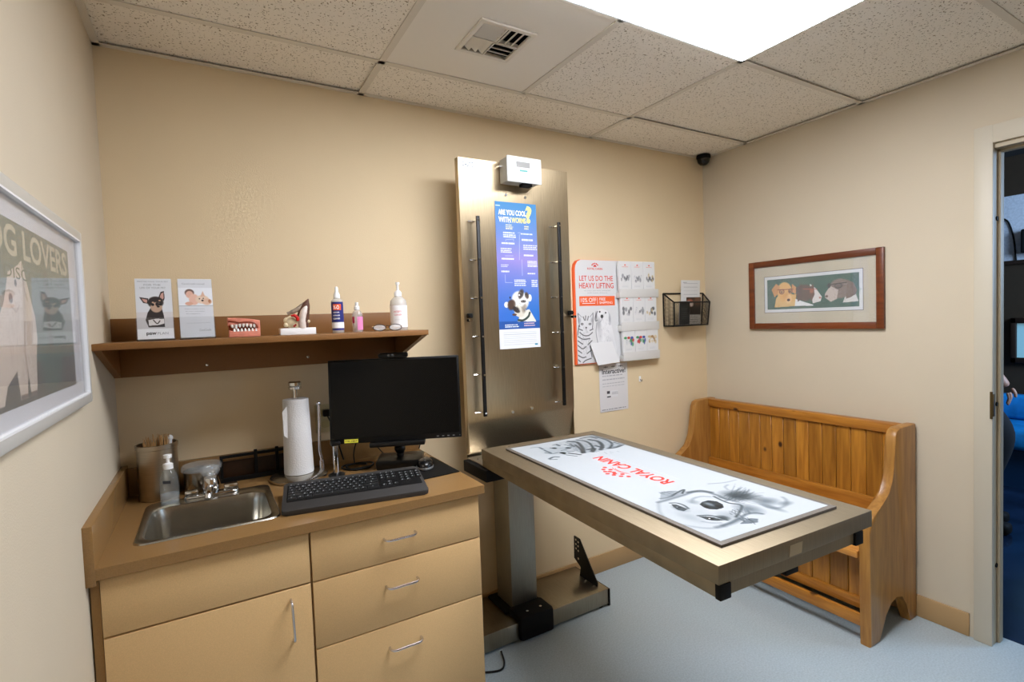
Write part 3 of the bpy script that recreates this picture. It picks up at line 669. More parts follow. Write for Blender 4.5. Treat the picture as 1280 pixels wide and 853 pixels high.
def paint_cc(c):
    w, h = c.w, c.h; P = lambda x, y: ((x-555)/370*w, h-(y-105)/640*h); c.mp = lambda p: P(*p)
    c.rect(0, .545*h, w, .85*h, 'e4e8ee'); c.rect(0, .535*h, w, .545*h, '9aa0a6')
    c.ell((675, 255), .013, .012, '6b5148'); c.ell((675, 275), .0105, .012, 'dcae9a'); c.ell((720, 330), .014, .018, 'e3b8a4'); c.ell((665, 375), .011, .006, 'd9a890')
    c.ell((810, 330), .019, .014, 'e3cbb4'); c.poly([(790, 300), (820, 235), (845, 300)], 'd9b39b'); c.ell((860, 355), .014, .011, 'dcb9a0'); c.ell((780, 322), .002, .002, '2c2422'); c.ell((822, 318), .002, .002, '2c2422'); c.ell((812, 342), .0034, .003, '2c2422'); c.ell((890, 350), .004, .006, 'b77c58')
    c.line([(625, 590), (885, 590)], .0008, 'a5abb0')
def ext_cc(bm, w, h):
    txt(bm, 'CareCredit moved', .12*w, h*.905, .78*w, h*.935, 0, 0)
    for i, s in enumerate(("Make today's care", 'fit into everyday', 'budgets')): txt(bm, s, .16*w+.02*w*i, h*(.475-.042*i), (.74 if i < 2 else .6)*w, h*(.495-.042*i), 0, 0)
    txt(bm, 'CareCredit', .55*w, .019, .9*w, .0265, 0, 0)
yb = -.215
T, w = holder(.092, .187, yb, 'clear holder nearest the corner, holding the brochure with the black-and-tan dog', .04)
brochure(.092, .187, yb, .197, 'white brochure with a black-and-tan big-eared dog on its cover, leftmost on the shelf', paint_chi, .04, T, ext_chi)
T, w = holder(.205, .300, yb, 'clear holder beside the jaw model, holding the brochure with a person and a pale dog', .06)
brochure(.205, .300, yb, .197, 'white brochure showing a person cuddling a pale dog, second on the shelf', paint_cc, .06, T, ext_cc)
# ---------------- jaw model
t = thing('dental_jaw_model', 'pink dog jaw model with white teeth on the wall shelf', 'dental model', (.387, -.2, Z0))
GUM = mat('gum_pink', 'e08e78', .35, noise=(60, .1)); GUMD = mat('gum_dark', '9c4a30', .45)
bm = NB(); prism(bm, [(.340, Z0), (.436, Z0), (.437, Z0+.030), (.425, Z0+.028), (.400, Z0+.022), (.375, Z0+.016), (.342, Z0+.024)], 1, -.225, -.180, bev=.004); obj('lower_gum', bm, GUM, t)
bm = NB(); prism(bm, [(.339, Z0+.038), (.360, Z0+.042), (.395, Z0+.044), (.418, Z0+.040), (.424, Z0+.028), (.437, Z0+.030), (.437, Z0+.055), (.400, Z0+.062), (.370, Z0+.065), (.339, Z0+.066)], 1, -.222, -.180, bev=.004); obj('upper_gum', bm, GUM, t)
bm = NB(); prism(bm, [(.342, Z0+.02), (.43, Z0+.02), (.43, Z0+.045), (.342, Z0+.05)], 1, -.205, -.182); obj('mouth_lining', bm, GUMD, t)
bm = NB(); tube(bm, curve([(.341, -.2225, Z0+.055), (.358, -.2235, Z0+.054), (.372, -.2245, Z0+.049), (.39, -.2245, Z0+.051), (.41, -.2235, Z0+.050), (.424, -.2225, Z0+.042), (.430, -.2215, Z0+.028)], 5), .0028, 8); obj('gum_fold', bm, GUMD, t)
TOOTH = mat('tooth_white', 'eceae2', .25)
for i in range(7):
    x = .352+i*.011; up = Z0+.040+(.002 if 1 < i < 5 else 0)
    bm = NB(); h = .013 if i != 1 else .018
    tube(bm, [(x, -.221, up+.003), (x, -.2215, up-h*.4), (x+.001, -.221, up-h*.75)], .004, 8, rs=[.0046, .004, .0008]); obj('upper_tooth', bm, TOOTH, t)
    bm = NB(); tube(bm, [(x+.0055, -.222, Z0+.019), (x+.0055, -.222, Z0+.025), (x+.0055, -.222, Z0+.030)], .004, 8, rs=[.0046, .0036, .0008]); obj('lower_tooth', bm, TOOTH, t)
# ---------------- ear model
t = thing('ear_model', 'cutaway dog ear anatomy model on a white block on the shelf', 'anatomy model', (.559, -.2, Z0))
obj('base', bx(NB(), (.500, -.225, Z0), (.618, -.175, Z0+.024), .001), WHITEP, t)
EARB = mat('ear_brown', '5e3a2a', .6, noise=(70, .4)); EARC = mat('ear_cream', 'e2d2ae', .5, noise=(60, .15)); EARR = mat('ear_red', 'c8201c', .4)
zb = Z0+.024
bm = NB(); tube(bm, curve([(.575, -.2, zb-.001), (.578, -.2, zb+.025), (.583, -.2, zb+.055), (.592, -.2, zb+.082), (.601, -.2, zb+.104)], 5), .01, 12, rs=[.020, .0205, .021, .0215, .0215, .021, .021, .0205, .0205, .020, .0195, .019, .018, .017, .0155, .014, .012, .009, .0065, .004, .0015])
obj('ear_flap', bm, EARB, t)
bm = NB(); tube(bm, curve([(.574, -.216, zb), (.573, -.219, zb+.03), (.581, -.219, zb+.058), (.592, -.213, zb+.078)], 5), .01, 10, rs=[.013]*4+[.0125]*4+[.012]*3+[.010, .009, .007, .005, .002]); obj('inner_ear_flap', bm, mat('ear_pinkwhite', 'dccfc4', .5, noise=(80, .1)), t)
bm = NB(); sph(bm, (.545, -.203, zb+.022), .024, (1.15, .8, 1)); sph(bm, (.525, -.203, zb+.027), .012, (1, .8, 1)); sph(bm, (.558, -.206, zb+.008), .016, (1.1, .8, .8)); sph(bm, (.520, -.21, zb+.012), .008)
obj('skull_section', bm, EARC, t)
bm = NB(); tube(bm, curve([(.527, -.205, zb+.052), (.545, -.205, zb+.058), (.563, -.203, zb+.068), (.585, -.2, zb+.088)], 5), .008, 10, rs=[.006]*4+[.008]*4+[.008]*4+[.007]*2+[.005]*2); obj('outer_fold', bm, mat('ear_greybrown', '8a7a68', .6, noise=(60, .3)), t)
bm = NB(); tube(bm, curve([(.536, -.224, zb+.043), (.548, -.228, zb+.044), (.556, -.229, zb+.036), (.557, -.227, zb+.024)], 5), .005, 8, rs=[.002]+[.004]*3+[.0055]*9+[.005]*2+[.003]); obj('ear_canal', bm, EARR, t)
bm = NB(); tube(bm, [(.543, -.224, zb+.0045), (.552, -.226, zb+.0125)], .0035, 8); obj('lower_canal', bm, mat('ear_redbrown', '9c3226', .5), t)
bm = NB(); sph(bm, (.596, -.21, zb+.022), .006); obj('cartilage_bead', bm, EARC, t)
# ---------------- bottles on the shelf
t = thing('spray_bottle', 'blue-labelled spray bottle with an orange block and white cap on the shelf', 'bottle', (.698, -.215, Z0))
o_ = (.698, -.215, Z0); BODY = glass('bottle_frosted', 'e6e4df', .5, .15)
obj('bottle_body', lathe(NB(), [(.019, 0), (.021, .003), (.021, .118), (.016, .124), (.010, .127), (.010, .131)], o_, 28), BODY, t)
obj('cap', lathe(NB(), [(.0115, .128), (.012, .131), (.011, .142), (.006, .152), (.0055, .168), (.003, .171), (.001, .171)], o_, 20), WHITEP, t)
def band(bm, r, z0, z1, a0, a1, mi, o=o_, n=10):
    lo = [bm.verts.new((o[0]+r*math.cos(math.radians(a0+(a1-a0)*i/n)), o[1]+r*math.sin(math.radians(a0+(a1-a0)*i/n)), o[2]+z0)) for i in range(n+1)]
    hi = [bm.verts.new((v.co.x, v.co.y, o[2]+z1)) for v in lo]
    for i in range(n): bm.faces.new((lo[i], lo[i+1], hi[i+1], hi[i])).material_index = mi
bm = NB(); band(bm, .0214, .040, .114, 150, 340, 0); band(bm, .0214, .010, .017, 150, 340, 0); band(bm, .0216, .018, .039, 150, 340, 1); band(bm, .0217, .084, .106, 215, 295, 2)
obj('label', bm, [mat('label_navy', '232a78', .4), INKW, ORANGE], t)
VD = Vector((.40, .9165, 0)); UD = Vector((.9165, -.40, 0))   # facing the camera side
def front_text(parent, o, r, z, w, h, s, m, bold=.03, name='lettering'):
    bm = NB(); txt(bm, s, -w/2, 0, w/2, h, bold)
    for v in bm.verts:          # wrap onto the bottle's round side
        a = v.co.x/r; p = Vector(o)+UD*(r*math.sin(a))-VD*(r*math.cos(a)); p.z = o[2]+z+v.co.y; v.co = p
    obj(name, bm, m, parent)
front_text(t, o_, .0222, .087, .022, .015, 'X-O', INKW); front_text(t, o_, .0222, .073, .024, .005, 'ODOR', INKW); front_text(t, o_, .0222, .062, .026, .005, 'NEUTRALIZER', INKW); front_text(t, o_, .0222, .050, .026, .006, 'CLEANER', INKW)
t = thing('pink_label_bottle', 'small clear bottle with pink label behind the eyeglasses', 'bottle', (.772, -.205, Z0)); o2 = (.772, -.205, Z0)
obj('bottle_body', lathe(NB(), [(.018, 0), (.0195, .003), (.0195, .070), (.014, .078), (.009, .082), (.009, .086)], o2, 28), glass('bottle_clear2', 'e9e6e4', .3, .1), t)
obj('cap', lathe(NB(), [(.010, .084), (.010, .096), (.006, .100), (.006, .112), (.001, .113)], o2, 18), WHITEP, t)
bm = NB(); band(bm, .0199, .008, .058, 255, 345, 0, o2); band(bm, .0199, .034, .058, 190, 225, 1, o2); obj('label', bm, [mat('label_pink', 'e88fc0', .4), mat('label_magenta', 'b8264f', .4)], t)
t = thing('pump_bottle', 'large white-labelled pump bottle at the right end of the shelf', 'bottle', (.940, -.195, Z0)); o3 = (.938, -.195, Z0)
obj('bottle_body', lathe(NB(), [(.030, 0), (.033, .004), (.033, .100), (.030, .118), (.018, .130), (.013, .133), (.013, .138)], o3, 32), BODY, t)
obj('pump', lathe(NB(), [(.015, .134), (.015, .148), (.009, .156), (.005, .158), (.0045, .180), (.008, .182), (.008, .190), (.001, .191)], o3, 20), WHITEP, t)
bm = NB(); band(bm, .0334, .012, .098, 170, 345, 0, o3, 18); obj('label', bm, [INKW], t)
front_text(t, o3, .0337, .070, .034, .007, 'ANTISEPTIC', RED, .0); front_text(t, o3, .0337, .058, .030, .006, 'CLEANSER', RED, .0); front_text(t, o3, .0337, .040, .030, .003, 'veterinary use', INKG, 0)
# ---------------- eyeglasses
t = thing('eyeglasses', 'folded thin-framed eyeglasses lying at the shelf front before the pump bottle', 'eyeglasses', (.87, -.30, Z0))
bm = NB()
for s in (-1, 1):
    ring = [(.855+s*.030+.024*math.cos(a), -.310+.002*math.sin(a), Z0+.0135+.0115*math.sin(a)) for a in [i*2*math.pi/20 for i in range(21)]]; tube(bm, ring, .0014, 6)
tube(bm, curve([(.849, -.311, Z0+.018), (.855, -.313, Z0+.021), (.861, -.311, Z0+.018)], 4), .0013, 6); obj('rims', bm, mat('rim_dark', '2a211a', .3, .5), t)
bm = NB()
for s in (-1, 1): prism(bm, [(.855+s*.030+.0225*math.cos(a), Z0+.0135+.010*math.sin(a)) for a in [i*2*math.pi/20 for i in range(20)]], 1, -.3106, -.3098)
obj('lens_pair', bm, glass('lens_clear', 'f2f4f4', .25), t)
bm = NB(); tube(bm, curve([(.801, -.309, Z0+.018), (.803, -.295, Z0+.014), (.86, -.288, Z0+.006), (.89, -.287, Z0+.003)], 5), .0015, 6); tube(bm, curve([(.909, -.309, Z0+.018), (.908, -.293, Z0+.014), (.85, -.283, Z0+.007), (.82, -.281, Z0+.003)], 5), .0015, 6)
obj('temple_pair', bm, mat('temple_gold', 'b8a070', .3, .8), t)

# ================================================================== STEEL PANEL, LIFT TABLE
PY = -.2
px0, px1 = 1.221, 1.789
t = thing('stainless_panel', 'tall upright brushed steel panel with two black rails behind the exam table', 'panel', (1.505, -.18, .80))
bm = NB()
prof = [(PY, 2.107), (PY, .985), (PY+.004, .972), (PY+.030, .81), (PY+.033, .80), (PY+.036, .80), (PY+.034, .82), (PY+.012, .972), (PY+.006, .985), (PY+.006, 2.107)]
prism(bm, prof, 0, px0, px1); bx(bm, (px0, PY+.004, .84), (px0+.004, PY+.032, 2.105)); bx(bm, (px1-.004, PY+.004, .84), (px1, PY+.032, 2.105)); bx(bm, (px0, PY+.004, 2.101), (px1, PY+.032, 2.107))
obj('steel_sheet', bm, STEELV, t)
for x in (1.283, 1.701):
    r = obj('rail', bx(NB(), (x-.007, -.247, 1.006), (x+.007, -.236, 1.856), .001), BLACKMET, t)
    bm = NB()
    for k in range(6):
        z = 1.02+k*.164
        tube(bm, [(x-.0, -.236, z), (x-.0, PY+.001, z)], .004, 8); tube(bm, [(x, -.250, z), (x, -.246, z)], .0045, 8)
        tube(bm, [(x-.03, PY-.006, z), (x-.0, PY-.012, z)], .0022, 6)
    obj('standoffs', bm, CHROME, r)
bm = NB()
for x, z in ((1.447, 1.968), (1.548, 1.965), (1.443, .9995), (1.545, 1.005)):
    tube(bm, [(x, PY+.0, z), (x, PY-.004, z)], .0065, 12)
obj('bolt_heads', bm, CHROME, t)
for x, s in ((1.243, -1), (1.776, 1)):
    bm = NB(); bx(bm, (x-.010, PY-.022, 1.428), (x+.010, PY, 1.448), .003); bx(bm, (x-.004+s*.008, PY-.03, 1.413), (x+.006+s*.008, PY-.005, 1.425), .003); tube(bm, [(x, PY-.026, 1.438), (x, PY-.02, 1.438)], .008, 10); tube(bm, [(x+s*.008, PY-.03, 1.419), (x+s*.008, PY-.038, 1.419)], .006, 10, mi=1)
    obj('edge_clamp', bm, [BLACKM, CHROME], t)
bm = NB(); prism(bm, [(1.236, 2.066), (1.298, 2.066), (1.298, 2.096), (1.236, 2.096)], 1, PY-.0008, PY-.0001); o = obj('maker_plate', bm, mat('plate_silver', 'd8dad9', .35, .3), t)
bm = NB(); txt(bm, 'DASCO', 1.240, 2.071, 1.294, 2.091, .02); obj('plate_lettering', bm, mat('ink_slate', '46505c', .5), t, frame=Matrix.Translation(-Vector(t.location)) @ FR((0, PY-.0012, 0), (1, 0, 0), (0, 0, 1)))
# scale display
t = thing('scale_display', 'white digital scale display box clamped to the top of the steel panel', 'display', (1.50, -.25, 2.01))
bm = NB(); bx(bm, (1.420, -.268, 2.012), (1.588, PY-.001, 2.115), .003, mi=0); obj('housing', bm, mat('display_grey', 'b9b7ae', .4), t)
bm = NB(); bx(bm, (1.416, -.276, 2.008), (1.592, -.266, 2.119), .004); obj('front_panel', bm, mat('display_face', 'e9ecea', .35), t)
bm = NB(); bx(bm, (1.462, -.2775, 2.073), (1.530, -.2755, 2.096)); obj('readout', bm, mat('lcd_grey', '8d8c88', .3), t)
bm = NB(); prism(bm, [(1.478, 2.055), (1.518, 2.055), (1.518, 2.062), (1.478, 2.062)], 1, -.2772, -.2758); obj('brand_strip', bm, mat('ink_teal', '5fb0a8', .5), t)
bm = NB(); bx(bm, (1.50, -.262, 1.998), (1.55, -.23, 2.012), .002); obj('connector', bm, BLACKM, t)
bm = NB(); bx(bm, (1.405, -.225, 2.08), (1.425, PY-.001, 2.086)); obj('clip', bm, CHROME, t)
# worm poster on the panel
W_, Hh = .215, .652; x0, z0 = 1.389, 1.285
t = thing('poster', 'tall blue and purple poster about worms with a spotted dog, on the steel panel', 'poster', (x0+W_/2, PY-.001, z0))
obj('sheet', bx(NB(), (x0, PY-.0022, z0), (x0+W_, PY-.0008, z0+Hh)), PAPER, t)
c = Canvas(W_, Hh, .0014, 'ffffff')
v = c.V/Hh
top, mid, bot = h2('2f7db4'), h2('8f80c0'), h2('2468b8')
tt_ = np.clip((1-v)/.40, 0, 1)[..., None]; c.I = top*(1-tt_)+mid*tt_
t2_ = np.clip((.62-v)/.38, 0, 1)[..., None]; c.I = c.I*(1-t2_)+bot*t2_
tl = np.clip(.8-c.U/W_-(v-.3), 0, 1)[..., None]*.35; c.I = c.I*(1-tl)+h2('4a5fc0')*tl
Pm = lambda x, y: ((x-105)/430*W_, None)
def wp(p):     # photograph positions of the poster -> sheet coordinates
    q = at(p[0], p[1], 1, PY-.003); return (q.x-x0, q.z-z0)
c.mp = wp
c.rect(0, 0, W_, .088, 'dcdee0'); c.rect(0, .087, W_, .123, '1d4f98')
for i in range(7): c.rect(.02, .018+i*.009, W_-.02, .0195+i*.009, '9aa2a8', .6)
c.greek(.03, .094, .105, .110, 2, 'ffffff', .9); c.greek(.13, .096, .19, .116, 2, 'f2c8c0', .9); c.rect(.185, .010, .2, .018, '2f8fae')
z_ = lambda x, y: (610+x/8.125, 340+y/8.125)
def zz(*pts): return [z_(*p) for p in pts]
c.poly(zz((420, 380), (485, 490), (490, 505), (300, 505), (320, 460), (250, 430)), 'd8d6ca')
c.ell(z_(330, 290), .046, .040, 'e4e4e0', rot=-30); c.ell(z_(320, 400), .03, .025, 'cfc9b8', rot=-40); c.ell(z_(190, 335), .012, .013, 'eceae6'); c.ell(z_(425, 265), .010, .016, 'efeeec')
c.ell(z_(335, 225), .013, .022, '3a3230', rot=-25, soft=.5); c.ell(z_(395, 240), .010, .015, '4a3c34', rot=20, soft=.5); c.ell(z_(240, 335), .020, .024, '4a3426', rot=-20, soft=.4); c.ell(z_(290, 385), .020, .012, '2e2420', rot=-30, soft=.3); c.ell(z_(360, 300), .014, .006, '2b2523', soft=.4); c.ell(z_(370, 370), .012, .02, '7b6a58', rot=-20, soft=.8, k=.7); c.ell(z_(225, 262), .004, .005, '1a1614'); c.ell(z_(318, 235), .004, .004, 'f8f8f8'); c.ell(z_(385, 232), .003, .003, '101010'); c.ell(z_(270, 435), .012, .005, '5b3a28')
c.fur(z_(330, 300), .038, .045, 120, .012, -60, .0012, ['ffffff', '8c8678', '3c3430', 'bdb7a8'], .55)
c.line(zz((310, 490), (360, 492), (410, 455), (425, 415)), .010, '2b3a30')
for a in (((385, 285), (385, 310)), ):
    pass
q5 = lambda x, y: (610+x/8.125, 240+y/8.125)
for seg in (((215, 322), (215, 308), (395, 312), (395, 330)), ((305, 285), (305, 310)), ((305, 415), (330, 415)), ((320, 430), (320, 690)), ((175, 650), (255, 650)), ((180, 500), (180, 485), (260, 480), (260, 500)), ((345, 690), (350, 850))): c.line([q5(*p) for p in seg], .0014, 'd9dcf6', k=.8, smooth=False)
c.line(zz((175, 30), (178, 108), (250, 110)), .0014, 'd9dcf6', k=.8, smooth=False)
def gb(x0_, y0_, x1_, y1_, rows, col='f4f4fa', quad=q5):
    a = wp(quad(x0_, y1_)); b = wp(quad(x1_, y0_)); c.greek(a[0], a[1], b[0], b[1], rows, col, .8, .55)
gb(180, 330, 255, 380, 3, 'f0e3a0'); gb(370, 345, 415, 385, 2, 'f0e3a0'); gb(155, 410, 290, 465, 3); gb(335, 420, 455, 440, 1); gb(140, 510, 290, 535, 1); gb(345, 475, 470, 505, 1); gb(130, 570, 245, 620, 3); gb(360, 540, 510, 590, 3); gb(140, 665, 265, 695, 1); gb(365, 635, 465, 660, 1); gb(135, 735, 210, 765, 2); gb(405, 700, 505, 765, 4); gb(135, 795, 215, 820, 1); gb(405, 820, 490, 840, 1)
gb(270, 75, 390, 145, 4, quad=z_); gb(445, 80, 505, 155, 4, quad=z_)
c.greek(.004, Hh-.022, .028, Hh-.014, 1, 'cfe6f2', .8)
c.obj('print', t, Matrix.Translation(-Vector(t.location)) @ FR((x0, PY-.0024, z0), (1, 0, 0), (0, 0, 1)))
bm = NB(); V0 = Hh
txt(bm, 'ARE YOU COOL', .016, V0-.058, .160, V0-.034, .03, 0); txt(bm, 'WITH', .016, V0-.090, .078, V0-.066, .03, 0); txt(bm, 'WORMS', .082, V0-.090, .158, V0-.066, .03, 1); txt(bm, '?', .156, V0-.088, .190, V0-.010, .05, 1)
obj('title_lettering', bm, [INKW, YEL], t, frame=Matrix.Translation(-Vector(t.location)) @ FR((x0, PY-.0028, z0), (1, 0, 0), (0, 0, 1)))
# ---------------- the lift exam table
t = thing('exam_table', 'stainless steel lift exam table with a long rectangular top on a single column', 'table', (1.48, -.17, 0))
SIDE = STEELT
obj('column', bx(NB(), (1.41, -.19, .08), (1.545, -.05, .79), .002), steel('column_steel', 'a9a69a', .5, (60, 60, 1)), t)
bm = NB(); bx(bm, (1.56, -.285, .012), (1.90, -.012, .088), .003); bx(bm, (1.09, -.285, .012), (1.40, -.012, .088), .003); obj('base_plate', bm, steel('base_steel', 'a39a88', .32, (60, 1, 1)), t)
bm = NB(); bx(bm, (1.385, -.305, .006), (1.562, -.19, .115), .014); bx(bm, (1.37, -.20, .006), (1.565, -.02, .10), .01); obj('motor_cover', bm, BLACKM, t)
bm = NB(); bx(bm, (1.895, -.288, .004), (1.905, -.012, .086), .001)
for x in (1.12, 1.86):
    for y in (-.26, -.04): tube(bm, [(x, y, 0), (x, y, .014)], .015, 12)
obj('base_end_cap', bm, BLACKM, t)
bm = NB(); prism(bm, [(-.242, .088), (-.244, .105), (-.110, .280), (-.065, .282), (-.062, .165), (-.115, .135), (-.105, .088)], 0, 1.862, 1.868)
obj('support_bracket', bm, BLACKMET, t)
bm = NB()
for y, z in ((-.083, .268), (-.103, .262), (-.083, .245), (-.101, .240), (-.083, .222), (-.101, .216), (-.10, .175)): tube(bm, [(1.8615, y, z), (1.8600, y, z)], .0055, 10)
for y in (-.225, -.16): tube(bm, [(1.855, y, .088), (1.855, y, .094)], .006, 8)
for x in (1.44, 1.51): tube(bm, [(x, -.27, .115), (x, -.27, .118)], .006, 8)
obj('bracket_screws', bm, CHROME, t)
# table top: slightly swivelled
TC = Vector((1.453, -.945, .9)); ang = -.0485
TT = Matrix.Translation(TC-Vector(t.location)) @ Matrix.Rotation(ang, 4, 'Z')
hw, hl = .2785, .582
bm = NB(); bx(bm, (-hw, -hl, -.042), (hw, hl, 0), .0025); obj('tabletop', bm, SIDE, t, frame=TT)
bm = NB(); bx(bm, (-hw+.003, -hl+.002, -.072), (-hw+.033, hl, -.0425), .001); bx(bm, (hw-.075, -hl+.002, -.072), (hw-.045, hl, -.0425), .001); bx(bm, (-hw+.033, -hl+.004, -.070), (hw-.075, -hl+.03, -.0425)); bx(bm, (-hw+.033, hl-.04, -.070), (hw-.075, hl-.01, -.0425))
obj('under_frame', bm, SIDE, t, frame=TT)
for a in (-hw+.002, hw-.076): obj('rail_plug', bx(NB(), (a, -hl-.002, -.074), (a+.032, -hl+.012, -.0415), .001), BLACKM, t, frame=TT)
bm = NB(); bx(bm, (-.06, -hl+.03, -.095), (.0, -hl+.30, -.072), .003); bx(bm, (-.05, -hl+.01, -.088), (-.005, -hl+.05, -.074), .002); obj('tilt_latch', bm, BLACKM, t, frame=TT)
bm = NB(); prism(bm, [(-.054, -.0375), (-.010, -.0375), (-.006, -.0125), (-.050, -.0125)], 1, -hl-.0012, -hl+.001); obj('rating_plate', bm, mat('plate_tan', 'b9a98a', .4, .5), t, frame=TT)
bm = NB(); bx(bm, (1.195, -.40, .775), (1.30, -.19, .822), .003); bx(bm, (1.27, -.42, .79), (1.345, -.27, .828), .002); bx(bm, (1.34, -.36, .78), (1.70, -.19, .825), .003); obj('pivot_arm', bm, BLACKM, t)
bm = NB(); bx(bm, (1.215, -.36, .8225), (1.33, -.19, .8285), .001); tube(bm, [(1.235, -.25, .828), (1.235, -.25, .833)], .005, 8, 1); tube(bm, [(1.265, -.25, .828), (1.265, -.25, .833)], .005, 8, 1); obj('pivot_plate', bm, [STEEL, CHROME], t)
# ---------------- mat with the printed picture
mh, ml = .2125, .517
MO = TC + Matrix.Rotation(ang, 3, 'Z') @ Vector((.004, -.013, .0003))
t = thing('table_mat', 'dark-edged rubber mat printed with a kitten, a puppy and red lettering on the exam table', 'mat', MO, rotz=ang)
obj('rubber_base', bx(NB(), (-mh, -ml, 0), (mh, ml, .007), .001), mat('mat_rubber', '6a635a', .6, noise=(200, .1)), t, world=False)
# print: u runs along +y (towards the wall), v runs along -x
bw = mh-.014; bl = ml-.014
FRM = FR((bw, -bl, .0073), (0, 1, 0), (-1, 0, 0)); INV = (t.matrix_basis @ FRM).inverted()
def mp_(p):
    q = INV @ at(p[0], p[1], 2, .9076); return (q.x, q.y)
c = Canvas(2*bl, 2*bw, .0019, 'a9afb2', mp_)
k4 = lambda *P: [(810+x/5.818, 590+y/5.818) for x, y in P]
k3 = lambda *P: [(660+x/9.143, 540+y/9.143) for x, y in P]
D1, D2, D3 = '1e282d', '46525a', '747d83'
# puppy
c.ell(k4((300, 300))[0], .085, .07, '9da4a7', soft=1.3, k=.7)
c.line(k4((75, 225), (85, 290), (130, 340), (200, 372), (330, 400), (450, 412), (560, 398)), .005, D3, soft=.012, k=.75)
c.line(k4((75, 222), (140, 205), (250, 172), (330, 148), (420, 148), (500, 170), (570, 200)), .010, D2, soft=.010, k=.75)
c.line(k4((290, 150), (380, 138), (460, 150)), .012, D1, soft=.010, k=.6)
c.line(k4((320, 225), (330, 195), (390, 180), (450, 182)), .006, D3, soft=.010, k=.8)
c.ell(k4((330, 220))[0], .016, .012, D3, soft=1.2, k=.6); c.ell(k4((300, 330))[0], .03, .014, D3, soft=1.4, k=.35); c.ell(k4((600, 320))[0], .026, .020, D3, soft=1.3, k=.5)
c.poly(k4((95, 150), (150, 142), (215, 150), (262, 130), (252, 160), (185, 188), (88, 205)), D3, .7); c.line(k4((170, 178), (215, 150), (262, 130), (250, 158)), .006, D1, soft=.004, k=.85); c.line(k4((90, 155), (150, 145), (205, 142)), .005, D2, soft=.006, k=.8); c.line(k4((90, 195), (140, 188), (185, 170)), .006, D2, soft=.006, k=.7)
c.fur(k4((170, 168))[0], .03, .018, 40, .014, 10, .0016, [D1, D2, D3], .5)
c.poly(k4((168, 235), (205, 238), (250, 255), (288, 272), (262, 288), (215, 278), (185, 258)), '242e33', .9); c.line(k4((160, 228), (210, 228), (262, 245), (295, 268)), .005, D1, soft=.005, k=.8); c.ell(k4((222, 260))[0], .0075, .006, '0a0f11'); c.ell(k4((212, 257))[0], .002, .002, 'dfe4e8'); c.ell(k4((235, 268))[0], .02, .012, D2, soft=1.4, k=.5)
c.poly(k4((365, 325), (420, 325), (480, 332), (520, 345), (560, 352), (500, 358), (430, 350)), '242e33', .9); c.line(k4((365, 320), (440, 318), (510, 330), (575, 352)), .006, D1, soft=.006, k=.8); c.ell(k4((455, 342))[0], .0085, .007, '0a0f11'); c.ell(k4((446, 340))[0], .002, .002, 'dfe4e8'); c.ell(k4((548, 335))[0], .014, .012, D1, soft=1.1, k=.75); c.line(k4((395, 362), (460, 372), (530, 372)), .004, D3, soft=.008, k=.8)
c.poly(k4((375, 238), (395, 218), (440, 208), (500, 215), (545, 238), (552, 262), (500, 276), (440, 272), (400, 256)), D1); c.ell(k4((445, 236))[0], .016, .008, D3, soft=1.1, k=.8); c.ell(k4((515, 250))[0], .010, .009, '080c0e', soft=.6); c.ell(k4((425, 255))[0], .007, .006, '0a0f11', soft=.6); c.line(k4((385, 240), (420, 262), (470, 272), (530, 266)), .004, '0a0f11', soft=.003, k=.8)
c.line(k4((480, 180), (530, 205), (590, 228), (650, 236), (682, 250), (668, 290), (640, 330)), .006, D1, soft=.006, k=.85); c.line(k4((520, 185), (590, 205), (640, 215)), .006, D2, soft=.008, k=.7)
c.fur(k4((660, 290))[0], .02, .03, 60, .016, 150, .0016, [D2, D3, D1], .5)
c.line(k4((540, 392), (600, 372), (660, 340), (720, 308), (780, 300), (830, 306)), .008, D2, soft=.008, k=.8); c.poly(k4((665, 380), (700, 355), (745, 338), (800, 342), (800, 368), (740, 378)), D2, .75); c.fur(k4((735, 362))[0], .022, .012, 40, .016, -10, .0016, [D1, D2, D3], .6); c.line(k4((500, 404), (590, 382), (680, 345)), .010, D2, soft=.012, k=.6)
for i in range(150):
    a = math.radians(random.uniform(-80, 35)); L = random.uniform(50, 200)
    x, y = 610+random.uniform(-60, 80), 185+random.uniform(-25, 35)
    c.line(k4((x, y), (x+L*math.cos(a)*.9, y+L*math.sin(a)*.45)), .0022, random.choice([D1, D2, D3, 'a9afb2', D2]), soft=.003, k=.4)
c.ell(k4((630, 172))[0], .030, .03, D1, soft=1.4, k=.6); c.ell(k4((720, 178))[0], .034, .026, D1, soft=1.5, k=.5); c.ell(k4((730, 270))[0], .028, .022, D2, soft=1.5, k=.7); c.ell(k4((865, 215))[0], .020, .026, D2, soft=1.4, k=.7); c.line(k4((830, 240), (880, 262), (950, 265), (1005, 240), (1005, 205), (980, 185)), .007, D3, soft=.010, k=.9); c.ell(k4((1000, 230))[0], .010, .018, D2, soft=1.4, k=.6); c.ell(k4((900, 258))[0], .03, .010, D2, soft=1.3, k=.6)
c.line(k4((440, 88), (500, 84), (560, 78), (640, 60)), .004, D3, soft=.008, k=.8); c.line(k4((580, 130), (560, 110), (580, 95)), .005, D3, soft=.008, k=.7)
